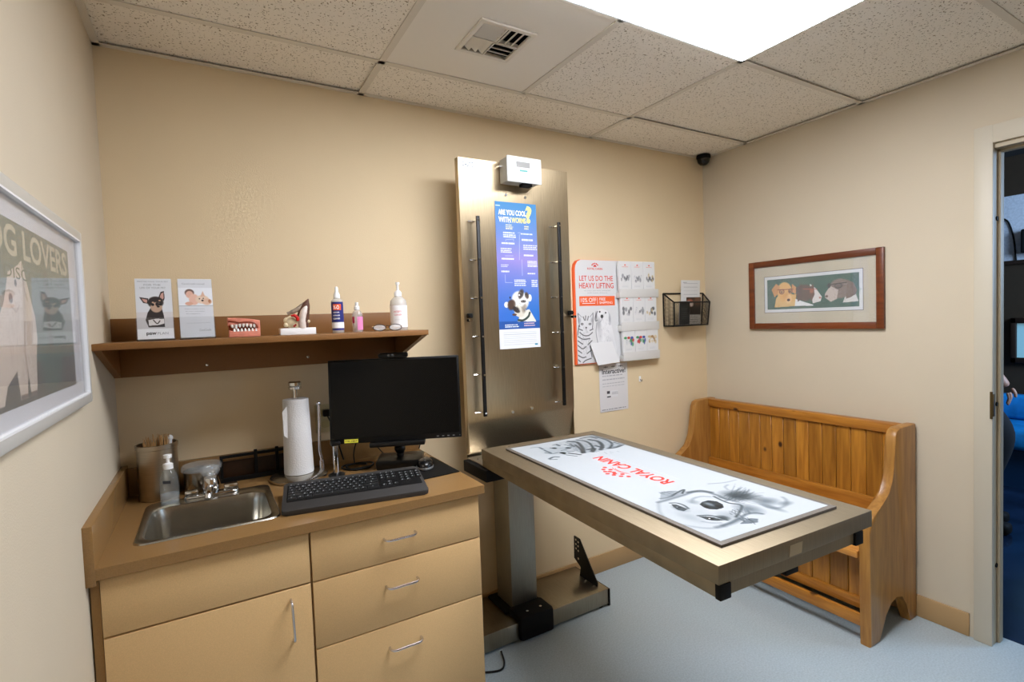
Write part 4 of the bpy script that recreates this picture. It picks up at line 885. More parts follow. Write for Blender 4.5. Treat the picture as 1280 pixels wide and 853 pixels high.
# kitten
c.line(k3((30, 185), (110, 178), (165, 195), (250, 240)), .004, D2, soft=.004); c.line(k3((245, 310), (290, 290), (350, 288)), .010, D2, soft=.006); c.line(k3((255, 318), (330, 315)), .006, D1, soft=.004, k=.7)
c.ell(k3((330, 215))[0], .055, .05, '8f989c', soft=1, k=.7)
for q_ in ([(130, 180), (170, 200)], [(190, 215), (260, 240)], [(200, 240), (270, 250)]): c.line(k3(*q_), .008, D2, soft=.006)
for q_, w in (([(255, 185), (290, 190)], .006), ([(370, 240), (420, 255)], .009), ([(450, 180), (475, 190)], .010), ([(330, 150), (360, 160)], .008), ([(280, 155), (330, 142)], .004), ([(380, 215), (440, 205)], .004), ([(290, 250), (340, 240)], .004), ([(470, 245), (600, 262)], .010), ([(450, 225), (560, 215)], .004), ([(440, 265), (560, 280)], .005)): c.line(k3(*q_), w, '151d21', soft=.004, k=.85)
c.poly(k3((430, 120), (520, 95), (700, 45), (850, 60), (980, 120), (1080, 160), (900, 205), (760, 235), (640, 245), (520, 210)), '8b9499', .75)
c.fur(k3((560, 170))[0], .10, .07, 260, .020, 60, .0018, [D1, D2, D3, 'a9afb2'], .45)
c.fur(k3((900, 130))[0], .08, .07, 180, .022, 40, .0018, [D1, D2, D3, 'a9afb2'], .5)
c.ell(k3((400, 242))[0], .012, .010, '10171a', soft=.5); c.ell(k3((300, 188))[0], .011, .009, '10171a', soft=.5); c.ell(k3((460, 185))[0], .010, .012, D1, soft=.6)
for q_, w in (([(460, 110), (560, 120), (620, 180), (640, 240)], .014), ([(540, 150), (600, 200), (620, 245)], .009), ([(560, 95), (640, 105), (700, 130), (740, 180), (720, 225)], .010), ([(680, 205), (760, 190), (740, 230)], .012), ([(700, 90), (800, 110), (850, 160), (830, 205)], .016), ([(770, 160), (850, 180)], .014), ([(600, 75), (700, 60), (780, 75)], .010), ([(780, 60), (900, 95), (960, 140), (930, 190)], .010), ([(920, 190), (1000, 180), (1080, 150)], .014), ([(980, 120), (1050, 140)], .008), ([(480, 140), (530, 170)], .006), ([(420, 150), (500, 165)], .004)): c.line(k3(*q_), w, D1, soft=.007, k=.85)
for i in range(60):
    x, y = random.uniform(450, 1020), 0; y = 90+(x-450)*.13+random.uniform(-30, 95); c.line(k3((x, y), (x+random.uniform(20, 60), y+random.uniform(5, 25))), .0018, random.choice([D2, D3, 'a9afb2']), k=.6)
c.ell(k3((740, 45))[0], .03, .012, D2, soft=1, k=.5)
# crown emblem dots
c.obj('print', t, FRM, rough=.45)
bm = NB()
a = mp_((844, 604)); b = mp_((742, 576)); vb = (a[1]+b[1])/2
u0, u1 = mp_((846, 602))[0], mp_((741, 573))[0]
vbase = mp_((836, 598))[1]
vv0 = bw*2*.440; vv1 = vv0+.047
txt(bm, 'ROYAL CANIN', u0, vv0, u1, vv1, .03)
cu = (u0+u1)/2
for i, (dx, dy) in enumerate([(-.06, .030), (-.045, .048), (-.03, .030), (-.022, .058), (0, .040), (0, .066), (.022, .058), (.03, .030), (.045, .048), (.06, .030), (-.012, .046), (.014, .046)]):
    flat(bm, [(cu+dx+.0078*math.cos(q), vv1+dy+.004+.0078*math.sin(q)) for q in [j*math.pi/5 for j in range(10)]])
for rr in (.024, .032):
    pts = [(cu+rr*1.5*math.cos(q), vv1+.006+rr*.55*math.sin(q)) for q in [math.radians(20+j*14) for j in range(11)]]
    for p, q in zip(pts, pts[1:]): flat(bm, [(p[0], p[1]), (q[0], q[1]), (q[0], q[1]+.0028), (p[0], p[1]+.0028)])
obj('red_lettering', bm, RED, t, frame=FRM @ Matrix.Translation((0, 0, .0003)))
bm = NB(); txt(bm, 'INCREDIBLE IN EVERY DETAIL', u0+.01, vv0-.030, u1-.01, vv0-.020, 0); obj('small_lettering', bm, mat('ink_pale', 'b4bcc0', .6), t, frame=FRM @ Matrix.Translation((0, 0, .0003)))
# floor cable
o = obj('cable', tube(NB(), curve([(1.285, -.30, .005), (1.26, -.37, .005), (1.22, -.40, .005), (1.14, -.36, .005), (1.085, -.30, .006), (1.075, -.15, .02), (1.075, -.05, .1), (1.072, -.012, .2)], 8), .004), BLACK)
tag(o, 'black power cable looping over the floor between cabinet and table base', 'cable')

# ================================================================== WALL ITEMS, BACK WALL
BX0, BX1, BZ0, BZ1 = 1.951, 2.54, 1.162, 1.721
t = thing('brochure_display', 'white and orange wall display board with cat and dog and three brochure pockets rows', 'display board', (2.25, -.01, BZ0))
pts = [(BX0, BZ0), (2.268, BZ0), (2.268, BZ1), (BX0+.045, BZ1), (BX0+.02, BZ1-.008), (BX0+.006, BZ1-.026), (BX0, BZ1-.05)]
bm = NB(); prism(bm, pts, 1, -.012, -.0003); obj('orange_backing', bm, ORANGE, t)
pts2 = [(BX0+.012, BZ0+.004), (2.268, BZ0+.004), (2.268, BZ1-.001), (BX0+.052, BZ1-.001), (BX0+.03, BZ1-.010), (BX0+.016, BZ1-.03), (BX0+.012, BZ1-.05)]
bm = NB(); prism(bm, pts2, 1, -.0145, -.0118); obj('front_sheet', bm, mat('board_white', 'dadada', .4), t)
bm = NB(); bx(bm, (2.266, -.012, BZ0), (BX1, -.0003, BZ1), .001); obj('pocket_back', bm, mat('board_white', 'dadada', .4), t)
IO = Matrix.Translation(-Vector(t.location))
# cat and dog print
cw, ch = .295, .30
q2 = lambda x, y: (712+x/5.88, 375+y/5.88)
cx0, cz0 = BX0+.014, BZ0+.006
def mpb(p): q = at(p[0], p[1], 1, -.015); return (q.x-cx0, q.z-cz0)
c = Canvas(.300, .315, .0012, 'dadada', lambda p: mpb(q2(*p)))
G1, G2, G3 = '3d3d3f', '85868a', 'c9cacd'
c.poly([(62, 100), (95, 130), (150, 128), (172, 95), (175, 180), (160, 250), (170, 350), (150, 465), (60, 465), (50, 380), (75, 250), (62, 180)], 'dcdcde')
c.line([(62, 100), (68, 160), (75, 200)], .004, G1); c.line([(172, 95), (172, 160), (168, 210)], .004, G1); c.line([(62, 100), (90, 128)], .003, G2); c.line([(172, 97), (148, 128)], .003, G2)
for p in (((92, 178)), ((150, 178))): c.ell(p, .009, .006, '2a2a2c'); c.ell(p, .004, .004, 'b4b4b6')
c.ell((122, 205), .006, .004, G1); c.line([(122, 210), (122, 225)], .002, G1)
c.fur((112, 300), .038, .05, 90, .010, -90, .0011, [G2, G3, 'f4f4f4'], .6); c.fur((112, 300), .035, .09, 140, .012, -90, .0012, [G1, G2, G3, 'f0f0f0'], .5); c.ell((75, 150), .008, .014, G2, soft=1, k=.5); c.ell((165, 150), .008, .014, G2, soft=1, k=.5)
for s in ([(100, 125), (110, 150)], [(118, 118), (118, 150)], [(138, 122), (132, 150)], [(70, 215), (95, 225)], [(172, 215), (150, 225)], [(75, 240), (105, 262), (140, 262), (168, 240)], [(62, 270), (100, 290), (150, 285)], [(58, 300), (95, 325)], [(165, 300), (135, 330)], [(55, 330), (95, 360), (120, 345)], [(52, 365), (90, 392)], [(50, 400), (95, 425), (120, 420)], [(160, 370), (130, 395)], [(52, 430), (80, 455)], [(160, 430), (120, 445), (100, 462)], [(68, 190), (60, 260)], [(150, 340), (165, 420)]): c.line(s, .0052, G1, soft=.002, k=.85)
c.poly([(200, 80), (235, 65), (285, 85), (300, 150), (320, 240), (345, 350), (350, 460), (215, 460), (205, 320), (195, 220), (205, 160)], 'e6e6e7')
c.line([(205, 85), (188, 130), (192, 155), (205, 150)], .006, G2, soft=.003); c.line([(285, 90), (298, 130), (300, 180), (288, 175)], .006, G3, soft=.004); c.ell((222, 88), .0055, .005, '222224'); c.ell((265, 95), .0055, .005, '222224'); c.ell((238, 122), .010, .010, '2c2c2e'); c.line([(238, 135), (232, 155), (222, 165)], .003, G2); c.ell((215, 180), .012, .03, G2, soft=1.2, k=.6); c.ell((222, 240), .016, .05, G3, soft=1.2, k=.7); c.line([(200, 170), (195, 240), (208, 320)], .004, G2, soft=.004); c.ell((300, 330), .03, .05, G3, soft=1.4, k=.5); c.ell((335, 420), .010, .02, G1, soft=.8, k=.7)
c.ell((195, 120), .006, .02, G1, soft=1.2, k=.6); c.ell((294, 140), .006, .022, G2, soft=1.2, k=.6); c.fur((262, 250), .035, .12, 160, .012, -80, .0012, [G3, 'ffffff', G2], .5)
c.obj('cat_and_dog_print', t, IO @ FR((cx0, -.0148, cz0), (1, 0, 0), (0, 0, 1)))
bm = NB()
def bt(s, x0_, z0_, x1_, z1_, bold=.0, mi=0): txt(bm, s, x0_, z0_, x1_, z1_, bold, mi)
bt('LET US DO THE', 1.988, 1.608, 2.222, 1.636, .01); bt('HEAVY LIFTING', 1.986, 1.568, 2.226, 1.598, .01); bt('ROYAL CANIN', 2.045, 1.668, 2.150, 1.679, .02)
for a in range(5):
    q = math.radians(30+a*30); flat(bm, [(2.0975+.022*math.cos(q)+.0045*math.cos(p), 1.686+.016*math.sin(q)+.0045*math.sin(p)) for p in [j*math.pi/4 for j in range(8)]])
flat(bm, [(2.085, 1.684), (2.110, 1.684), (2.104, 1.694), (2.091, 1.694)])
flat(bm, [(1.985, 1.474), (2.232, 1.474), (2.232, 1.526), (1.985, 1.526)], 0, 1)
for s, q in (('10% OFF', (1.995, 1.494, 2.100, 1.517)), ('FREE', (2.122, 1.502, 2.165, 1.517)), ('SHIPPING', (2.122, 1.483, 2.215, 1.497))):
    txt(bm, s, *q, bold=.0, mi=2, n=.0004)
flat(bm, [(2.107, 1.482), (2.109, 1.482), (2.109, 1.518), (2.107, 1.518)], .0004, 2); flat(bm, [(2.004, 1.486), (2.092, 1.486), (2.092, 1.489), (2.004, 1.489)], .0004, 2)
bt('on your pet food delivered', 2.02, 1.552, 2.20, 1.558, 0, 3); bt('with home delivery', 2.04, 1.540, 2.18, 1.546, 0, 3)
obj('lettering', bm, [RED, ORANGE, INKW, INKG], t, frame=IO @ FR((0, -.0150, 0), (1, 0, 0), (0, 0, 1)))
CLR = mat('pocket_plastic', 'd2d0cb', .25)
prow = [(1.552, 1.716, .548), (1.367, 1.533, 0), (1.200, 1.347, 0)]
def bro_canvas(style):
    c = Canvas(.085, .155, .0013, 'dcdcdb'); c.greek(.02, .128, .065, .134, 1, 'e86a58', .9); c.ell((.0425, .141), .006, .004, 'e86a58', soft=.4)
    c.greek(.018, .018, .066, .030, 2, 'c9cbcd', .8)
    cols = [['8d8e92', 'b9babd', '55565a'], ['8d8e92', 'cfd0d2', '6c6d70'], ['4a4a4c', 'c9b48c', '77787a'], ['3f8f5a', 'c83a36', '3c4a9a', 'c9cacd'], ['c9b48c', 'a88458', 'd8c8a8']][style]
    for k in range(9):
        u = .013+.060*random.random(); v = random.uniform(.052, .085); cc = random.choice(cols)
        c.ell((u, v), random.uniform(.005, .009), random.uniform(.007, .013), cc, soft=.6, k=.8); c.ell((u-.002, v+.005), .0014, .0014, '2a2a2a', k=.8)
    if style in (3, 4):
        for k, cc in enumerate((cols[0], cols[1], cols[2])): c.ell((.016+k*.024, .088), .011, .007, cc, soft=.3)
    return c
for ri, (z0_, z1_, _) in enumerate(prow):
    x_in = 2.243+.008*ri; wb = .089
    bm = NB(); bx(bm, (x_in-.002, -.046, z0_-.040), (BX1-.002, -.012, z0_-.006), .004); bx(bm, (x_in-.002, -.0475, z0_-.038), (BX1-.002, -.0455, z0_+.01), .0005)
    obj('pocket_tray', bm, CLR, t)
    for ci in range(3):
        x0_ = x_in+ci*(wb+.002)
        tb = thing('brochure', ['top', 'middle', 'bottom'][ri]+'-row ' + ['left', 'centre', 'right'][ci]+' white pet food brochure in the wall display board', 'brochure', (x0_+wb/2, -.03, z0_-.004), group='brochures in the wall display board')
        bm = NB(); bx(bm, (x0_, -.044, z0_-.0035), (x0_+wb, -.028, z1_), .0008); obj('paper_stack', bm, PAPER, tb)
        st = 0 if ri < 2 else 3
        if ci == 1: st = 1 if ri < 2 else 3
        if ci == 2: st = 2 if ri < 2 else 4
        c = bro_canvas(st); c.obj('cover_print', tb, Matrix.Translation(-Vector(tb.location)) @ FR((x0_+.002, -.0444, z0_+.002), (1, 0, 0), (0, 0, 1)))
# blank card tucked at the bottom
t = thing('card', 'blank white card clipped over the bottom edge of the display board', 'card', (2.13, -.03, 1.15))
bm = NB(); v4 = [(2.042, -.022, 1.273), (2.198, -.022, 1.275), (2.236, -.040, 1.160), (2.078, -.040, 1.152)]
loft(bm, [v4, [(a, b+.001, c_) for a, b, c_ in v4]], caps=(True, True)); obj('card_sheet', bm, PAPER, t)
# notices below
def sheet(label, x0_, x1_, z0_, z1_, y, paint, ext=None, name='notice'):
    t = thing(name, label, 'notice', ((x0_+x1_)/2, y, z0_)); I_ = Matrix.Translation(-Vector(t.location))
    obj('paper', bx(NB(), (x0_, y-.0008, z0_), (x1_, y+.0003, z1_)), mat('notice_paper', 'd8d6d6', .6), t)
    c = Canvas(x1_-x0_-.002, z1_-z0_-.002, .0012, 'd8d6d6'); paint(c); c.obj('print', t, I_ @ FR((x0_+.001, y-.0011, z0_+.001), (1, 0, 0), (0, 0, 1)))
    if ext: bm = NB(); ext(bm); obj('lettering', bm, [INKD], t, frame=I_ @ FR((x0_, y-.0014, z0_), (1, 0, 0), (0, 0, 1)))
def p1(c):
    w, h = c.w, c.h
    c.greek(.02, h-.095, w-.02, h-.055, 2, '9a9ba0', .7, .3)
    c.greek(.02, h-.13, w-.02, h-.10, 2, 'a5a6aa', .7, .3); c.rect(.05, h-.185, .13, h-.150, 'dcdcde'); c.rect(.05, h-.165, .072, h-.150, '3c3c42'); c.rect(.05, h-.185, .078, h-.178, '3c3c42'); c.greek(.085, h-.172, .135, h-.155, 2, '85868c', .8, .4)
    c.greek(.012, .006, w-.012, .016, 1, '77787c', .8)
sheet('white notice with a decorative dark heading hanging lowest below the display board', 2.116, 2.323, .885, 1.15, -.002, p1, lambda bm: (txt(bm, 'Interactive!', .02, .210, .190, .238, .02), txt(bm, '* * *', .03, .244, .17, .254, .01)))
# small hook
t = thing('wall_hook', 'tiny clear adhesive hook on the back wall right of the notice', 'hook', (2.42, -.005, 1.03))
bm = NB(); bx(bm, (2.412, -.004, 1.03), (2.426, 0, 1.062), .002); obj('backplate', bm, WHITEP, t)
obj('hook', tube(NB(), curve([(2.419, -.004, 1.045), (2.419, -.012, 1.034), (2.419, -.018, 1.036), (2.419, -.018, 1.045)], 4), .0022), mat('hook_grey', '8b8782', .3, .5), t)
# ---------------- wire basket with papers
WX0, WX1 = 2.605, 2.925
t = thing('wire_basket', 'black mesh wire wall basket between the display board and corner', 'wire basket', (2.77, -.05, 1.34))
bm = NB(); r = .0045
BXb0, BXb1 = 2.622, 2.972
zt, zf, zb_ = 1.537, 1.481, 1.343
for P in ([(BXb0, -.004, zt), (BXb1, -.004, zt)], [(BXb0, -.004, zt), (WX0+.01, -.092, zf), (WX1, -.092, zf), (BXb1, -.004, zt)], [(BXb0, -.006, zb_), (WX0+.01, -.09, zb_), (WX1-.02, -.09, zb_), (BXb1-.02, -.006, zb_), (BXb0, -.006, zb_)], [(BXb0, -.004, zt), (BXb0, -.006, zb_)], [(BXb1, -.004, zt), (BXb1-.02, -.006, zb_)], [(WX0+.01, -.092, zf), (WX0+.01, -.09, zb_)], [(WX1, -.092, zf), (WX1-.02, -.09, zb_)]): tube(bm, P, r, 6)
obj('frame', bm, BLACKMET, t)
def mesh_mat():
    m = mat('wire_mesh', '1a1713', .5, .3); n = m.node_tree.nodes; l = m.node_tree.links; p = n['Principled BSDF']
    tc = n.new('ShaderNodeTexCoord'); mp2 = n.new('ShaderNodeMapping'); mp2.inputs['Rotation'].default_value = (0, math.radians(45), 0); l.new(tc.outputs['Object'], mp2.inputs[0]); l.new
    sep = n.new('ShaderNodeSeparateXYZ'); l.new(mp2.outputs[0], sep.inputs[0]); outs = []
    for k in ('X', 'Z'):
        a = n.new('ShaderNodeMath'); a.operation = 'MULTIPLY'; a.inputs[1].default_value = 240; l.new(sep.outputs[k], a.inputs[0])
        b = n.new('ShaderNodeMath'); b.operation = 'FRACT'; l.new(a.outputs[0], b.inputs[0])
        g = n.new('ShaderNodeMath'); g.operation = 'LESS_THAN'; g.inputs[1].default_value = .26; l.new(b.outputs[0], g.inputs[0]); outs.append(g)
    mx = n.new('ShaderNodeMath'); mx.operation = 'MAXIMUM'; l.new(outs[0].outputs[0], mx.inputs[0]); l.new(outs[1].outputs[0], mx.inputs[1]); l.new(mx.outputs[0], p.inputs['Alpha']); return m
MM = mesh_mat()
bm = NB()
for P in ([(WX0+.01, -.092, zf), (WX1, -.092, zf), (WX1-.02, -.09, zb_), (WX0+.01, -.09, zb_)], [(BXb0, -.004, zt), (WX0+.01, -.092, zf), (WX0+.01, -.09, zb_), (BXb0, -.006, zb_)], [(BXb1, -.004, zt), (WX1, -.092, zf), (WX1-.02, -.09, zb_), (BXb1-.02, -.006, zb_)], [(BXb0, -.006, zb_), (WX0+.01, -.09, zb_), (WX1-.02, -.09, zb_), (BXb1-.02, -.006, zb_)]): bm.faces.new([bm.verts.new(p) for p in P])
obj('mesh_walls', bm, MM, t)
def leaf(label, x0_, x1_, z0_, z1_, y, tilt_, paint, name='leaflet'):
    t = thing(name, label, 'leaflet', ((x0_+x1_)/2, y, z0_), rot=(tilt_, 0, 0)); w = x1_-x0_; h = z1_-z0_
    obj('paper', bx(NB(), (-w/2, 0, 0), (w/2, .0025, h)), PAPER, t, world=False)
    c = Canvas(w-.002, h-.002, .0015, 'dadad8'); paint(c); c.obj('print', t, FR((-w/2+.001, -.0003, .001), (1, 0, 0), (0, 0, 1)))
def pf(c):
    w, h = c.w, c.h; 
    for i in range(5): c.rect(.02, h-.02-i*.022, w-.02, h-.018-i*.022, '4a4a4c' if i == 1 else 'a8a9ac', .8)
    c.greek(.015, h-.016, .05, h-.010, 1, '77787a', .8)
leaf('white form leaflet standing tallest in the wire basket', 2.735, 2.90, 1.349, 1.615, -.030, math.radians(3), pf)
def pp(c):
    w, h = c.w, c.h; c.rect(0, .35*h, w, h, '3a2a20'); c.ell((.03, .8*h), .03, .022, 'a05a40', soft=.6); c.ell((.045, .74*h), .018, .014, 'e0c8b8', soft=.6); c.rect(0, 0, w, .35*h, 'cfc8ba'); c.greek(.01, .04*h, w-.02, .3*h, 3, '8a857a', .7, .3); c.ell((.10, .85*h), .03, .03, '6a4a34', soft=.8)
leaf('leaflet with a dark brown photograph in the wire basket, right of centre', 2.755, 2.885, 1.348, 1.512, -.052, math.radians(3), pp)
def pd(c):
    w, h = c.w, c.h; c.rect(0, 0, w, h, '2c302e'); c.greek(.02, .03, w-.02, h-.04, 6, '5f6663', .7, .35)
leaf('dark grey leaflet at the front of the wire basket, left of centre', 2.675, 2.765, 1.348, 1.488, -.072, math.radians(3), pd)

# ================================================================== FRAMED PICTURES
def framed(name, label, wall_x, sgn, y0, y1, z0, z1, fw, fmat, depth, matmat, my, inner, paint, res, rim=None, rough=.5, extra=None, gl=True):
    """picture on an x-wall; sgn=-1 hangs on the right wall, +1 on the left. y0 = edge nearer the back wall"""
    t = thing(name, label, 'picture', (wall_x, (y0+y1)/2, z0)); I_ = Matrix.Translation(-Vector(t.location)); s = sgn; X = wall_x+s*.001
    bm = NB(); d = depth
    for a, b in (((X, y0, z0), (X+s*d, y0-fw, z1)), ((X, y1+fw, z0), (X+s*d, y1, z1)), ((X, y0-fw, z0), (X+s*d, y1+fw, z0+fw)), ((X, y0-fw, z1-fw), (X+s*d, y1+fw, z1))): bx(bm, a, b, .0025)
    obj('frame', bm, fmat, t)
    if rim:
        bm = NB(); w = .004
        for a, b in (((X+s*d*.6, y0-fw, z0+fw), (X+s*(d+.001), y0-fw-w, z1-fw)), ((X+s*d*.6, y1+fw, z0+fw), (X+s*(d+.001), y1+fw+w, z1-fw)), ((X+s*d*.6, y0-fw, z0+fw), (X+s*(d+.001), y1+fw, z0+fw+w)), ((X+s*d*.6, y0-fw, z1-fw-w), (X+s*(d+.001), y1+fw, z1-fw))): bx(bm, a, b)
        obj('inner_rim', bm, rim, t)
    bm = NB(); bx(bm, (X, y0-fw, z0+fw), (X+s*d*.45, y1+fw, z1-fw)); obj('mat_board', bm, matmat, t)
    ya, yb2, za, zb2 = inner
    c = Canvas(abs(ya-yb2), zb2-za, res, 'ffffff'); paint(c)
    xx = X+s*(d*.45+.0006)
    F_ = FR((xx, ya if s < 0 else yb2, za), (0, -1 if s < 0 else 1, 0), (0, 0, 1))
    c.obj('artwork', t, I_ @ F_, rough)
    if extra: extra(t, I_ @ F_ @ Matrix.Translation((0, 0, .0006)))
    if gl:
        bm = NB(); bx(bm, (X+s*d*.7, y0-fw, z0+fw), (X+s*(d*.7+.0015), y1+fw, z1-fw)); obj('glass_pane', bm, glass('picture_glass', 'ffffff', .06, .02), t)
    return t
def paint_dogs(c):
    w, h = c.w, c.h; b = .019
    c.rect(0, 0, w, h, '1c2022'); c.rect(.0025, .0025, w-.0025, h-.0025, 'd3d7d9'); c.rect(b, b*.95, w-b, h-b*.95, '0d5040')
    def z7(x, y):   # enlarged view -> canvas
        q = at(900+x/5.333, 280+y/5.333, 0, XR-.008); return (PY0-q.y, q.z-PZ0)
    c.mp = lambda p: z7(*p)
    c.fur((640, 440), .20, .06, 160, .02, 10, .003, ['0f5445', '1b6e5a', '0c4a3e'], .5)
    # golden dog
    c.poly([(365, 558), (375, 500), (395, 470), (510, 470), (500, 548)], 'd9b26c'); c.ell((430, 450), .042, .050, 'dcae66', soft=.15); c.poly([(345, 440), (375, 400), (400, 420), (385, 470), (365, 490)], 'c98f50'); c.poly([(480, 400), (512, 425), (505, 470), (480, 455)], 'c98f50')
    c.ell((458, 500), .018, .024, 'e6c48a', soft=.4); c.ell((458, 507), .009, .007, '231a16'); c.line([(385, 440), (488, 435)], .004, '7a2a22'); c.ell((413, 453), .015, .014, '6b2a24', soft=.15); c.ell((413, 453), .011, .010, 'b98f5a', soft=.2); c.ell((470, 448), .012, .013, '6b2a24', soft=.15); c.ell((470, 448), .008, .009, 'a9824f', soft=.2); c.ell((412, 455), .004, .004, '1a1210'); c.ell((468, 450), .004, .004, '1a1210'); c.ell((440, 478), .014, .02, 'c3914a', soft=1.2, k=.5)
    # brown and white dog
    c.poly([(500, 548), (505, 500), (560, 520), (625, 540), (620, 545)], 'dfe3e4'); c.ell((570, 460), .040, .043, '4a2f22', soft=.12); c.poly([(600, 400), (640, 430), (680, 485), (672, 515), (620, 530), (612, 480)], 'd9d6d2'); c.poly([(590, 430), (625, 400), (632, 470), (610, 520)], '5a3a2a'); c.poly([(505, 430), (550, 400), (560, 490), (520, 520)], '3a241a'); c.ell((668, 492), .006, .005, 'b07a68'); c.line([(555, 435), (648, 435)], .003, 'b8482f'); c.ell((612, 450), .010, .010, '9c5a3c', soft=.2)
    # grey-brown dog
    c.poly([(820, 525), (850, 440), (900, 450), (925, 515)], 'cfcdc8'); c.ell((800, 430), .052, .050, '75645a', soft=.15); c.poly([(845, 370), (890, 390), (915, 440), (905, 470), (870, 490), (840, 500), (850, 430)], '6a564a'); c.poly([(700, 490), (702, 465), (735, 415), (790, 440), (780, 500), (740, 520)], 'bfb2a8'); c.ell((712, 483), .007, .006, '5a3f38'); c.line([(715, 408), (845, 390)], .004, '15120f'); c.ell((790, 412), .019, .014, '15120f', soft=.1); c.ell((790, 412), .014, .009, '5d5048', soft=.2); c.ell((728, 412), .007, .013, '15120f', soft=.1)
    c.fur((810, 440), .05, .05, 90, .012, -60, .0015, ['8c7b70', '5b4a40', 'a59a90'], .5)
PYe, PYn = -.318, -1.008
PY0, PZ0 = -.408, 1.400
framed('framed_picture', 'brown-framed picture of three dogs wearing glasses on the right wall', XR, -1, PYe, PYn, 1.31, 1.69, .033, wood('frame_wood', '5a2a10', '7c3f1a', '3a1a08', 'Y', False), .018,
       mat('mat_beige', 'bdb49c', .8, noise=(200, .08)), 0, (PY0, -.918, PZ0, 1.602), paint_dogs, .0016, None, .5)
bpy.data.objects['framed_picture'].rotation_euler = (0, 0, 0)
def paint_poster(c):
    w, h = c.w, c.h; c.rect(0, 0, w, h, '3f5a4e'); c.rect(0, .76*h, w, h, '44563f', .8); c.rect(0, 0, w, .22*h, '35281f', .7)
    # u grows towards the back wall; white standing dog, body left of the pale shape seen
    def q(y, z): return (y-LY1, z-LZ0)
    c.mp = lambda p: q(*p)
    W1, W2, W3 = 'c9b9a8', 'a08c7a', 'ddd0c2'
    c.poly([(-1.20, 1.312), (-1.17, 1.42), (-1.11, 1.47), (-1.08, 1.52), (-1.03, 1.535), (-1.005, 1.546), (-.985, 1.515), (-.965, 1.48), (-.945, 1.45), (-.942, 1.41), (-.955, 1.38), (-.962, 1.33), (-.968, 1.312), (-1.0, 1.312), (-1.012, 1.36), (-1.022, 1.312), (-1.06, 1.312), (-1.07, 1.36), (-1.12, 1.34), (-1.14, 1.312)], W1)
    c.fur((-1.03, 1.43), .08, .08, 200, .018, -80, .0018, [W3, W2, W1], .5); c.line([(-1.012, 1.44), (-1.02, 1.39), (-1.012, 1.345)], .006, W2, soft=.006); c.line([(-1.005, 1.54), (-1.0, 1.50), (-.985, 1.48)], .005, W2, soft=.005)
    c.ell((-1.045, 1.505), .006, .006, '2a201a'); c.ell((-1.075, 1.478), .010, .008, '2a201a'); c.line([(-1.075, 1.465), (-1.05, 1.458), (-1.035, 1.468)], .003, W2); c.line([(-1.0, 1.316), (-.97, 1.316)], .007, '5a4438'); c.line([(-1.055, 1.316), (-1.025, 1.316)], .007, '5a4438')
    c.ell((-.85, 1.36), .08, .055, '2f5545', soft=.5, k=.8); c.poly([(-.87, 1.54), (-.84, 1.54), (-.835, 1.38), (-.87, 1.40)], '3a2c20', .5)
def ext_poster(t, Fm):
    bm = NB()
    txt(bm, 'DOG LOVERS', (-1.235-LY1), 1.548-LZ0, (-.672-LY1), 1.600-LZ0, .02); obj('heading_lettering', bm, mat('ink_cream', 'b9b095', .6), t, frame=Fm)
    bm = NB(); txt(bm, 'DISCOUNT', (-1.10-LY1), 1.512-LZ0, (-.80-LY1), 1.532-LZ0, .0); obj('small_lettering', bm, mat('ink_moss', '5d6b58', .6), t, frame=Fm)
LY0, LY1, LZ0, LZ1 = -.650, -1.30, 1.303, 1.608
framed('framed_poster', 'silver-framed dog poster with big cream heading on the left wall', 0, 1, -.545, -1.42, 1.249, 1.668, .022, mat('frame_silver', 'cfcdc6', .35, .3), .022,
       mat('mat_white', 'c9c9cc', .8), 0, (LY0, LY1, LZ0, LZ1), paint_poster, .002, mat('rim_white', 'e6e6e6', .4), .35, ext_poster)

# ================================================================== BENCH
PINE = wood('pine_vertical', '8c5819', 'c0842f', '3a1a08', 'Z'); PINEY = wood('pine_lengthwise', '8c5518', 'b87c2d', '3a1a08', 'Y')
PINES = wood('pine_end', '90602a', 'b88744', '4a250e', 'Z', knots=False); PINES2 = PINES
t = thing('bench', 'varnished knotty pine settle bench with high back along the right wall', 'bench', (2.78, -.58, 0))
prof = [(2.575, 0), (2.655, 0), (2.675, .045), (2.70, .10), (2.745, .14), (2.80, .155), (2.855, .14), (2.895, .09), (2.91, .04), (2.925, 0), (2.985, 0), (2.985, .885), (2.845, .885), (2.815, .875), (2.80, .85), (2.795, .80), (2.79, .72), (2.775, .665), (2.745, .615), (2.70, .585), (2.65, .565), (2.605, .545), (2.582, .52), (2.575, .48)]
for a, b in ((-1.130, -1.088), (-.072, -.030)):
    bm = NB(); prism(bm, prof, 1, a, b, bev=.006); obj('side_panel', bm, PINES, t)
y0, y1 = -1.088, -.072
bm = NB(); bx(bm, (2.915, y0, .838), (2.962, y1, .884), .005); obj('top_rail', bm, PINEY, t)
bm = NB(); n = 15; st = (y1-y0)/n
for i in range(n):
    bx(bm, (2.928, y0+i*st+.001, .395), (2.948, y0+(i+1)*st-.001, .84), .0025, seg=1)
obj('back_boards', bm, PINE, t)
bm = NB(); bx(bm, (2.908, y0, .46), (2.928, y1, .525), .004); bx(bm, (2.895, y0, .43), (2.93, y1, .462), .006); obj('lower_back_rail', bm, PINEY, t)
bm = NB(); bx(bm, (2.565, y0+.002, .363), (2.93, y1-.002, .396), .008); obj('seat', bm, wood('pine_seat', 'a9672a', 'cf9446', '3a1a08', 'Y'), t)
bm = NB()
for i in range(13):
    st2 = (y1-y0)/13; bx(bm, (2.645, y0+i*st2+.001, .155), (2.663, y0+(i+1)*st2-.001, .364), .0025, seg=1)
obj('front_boards', bm, PINE, t)
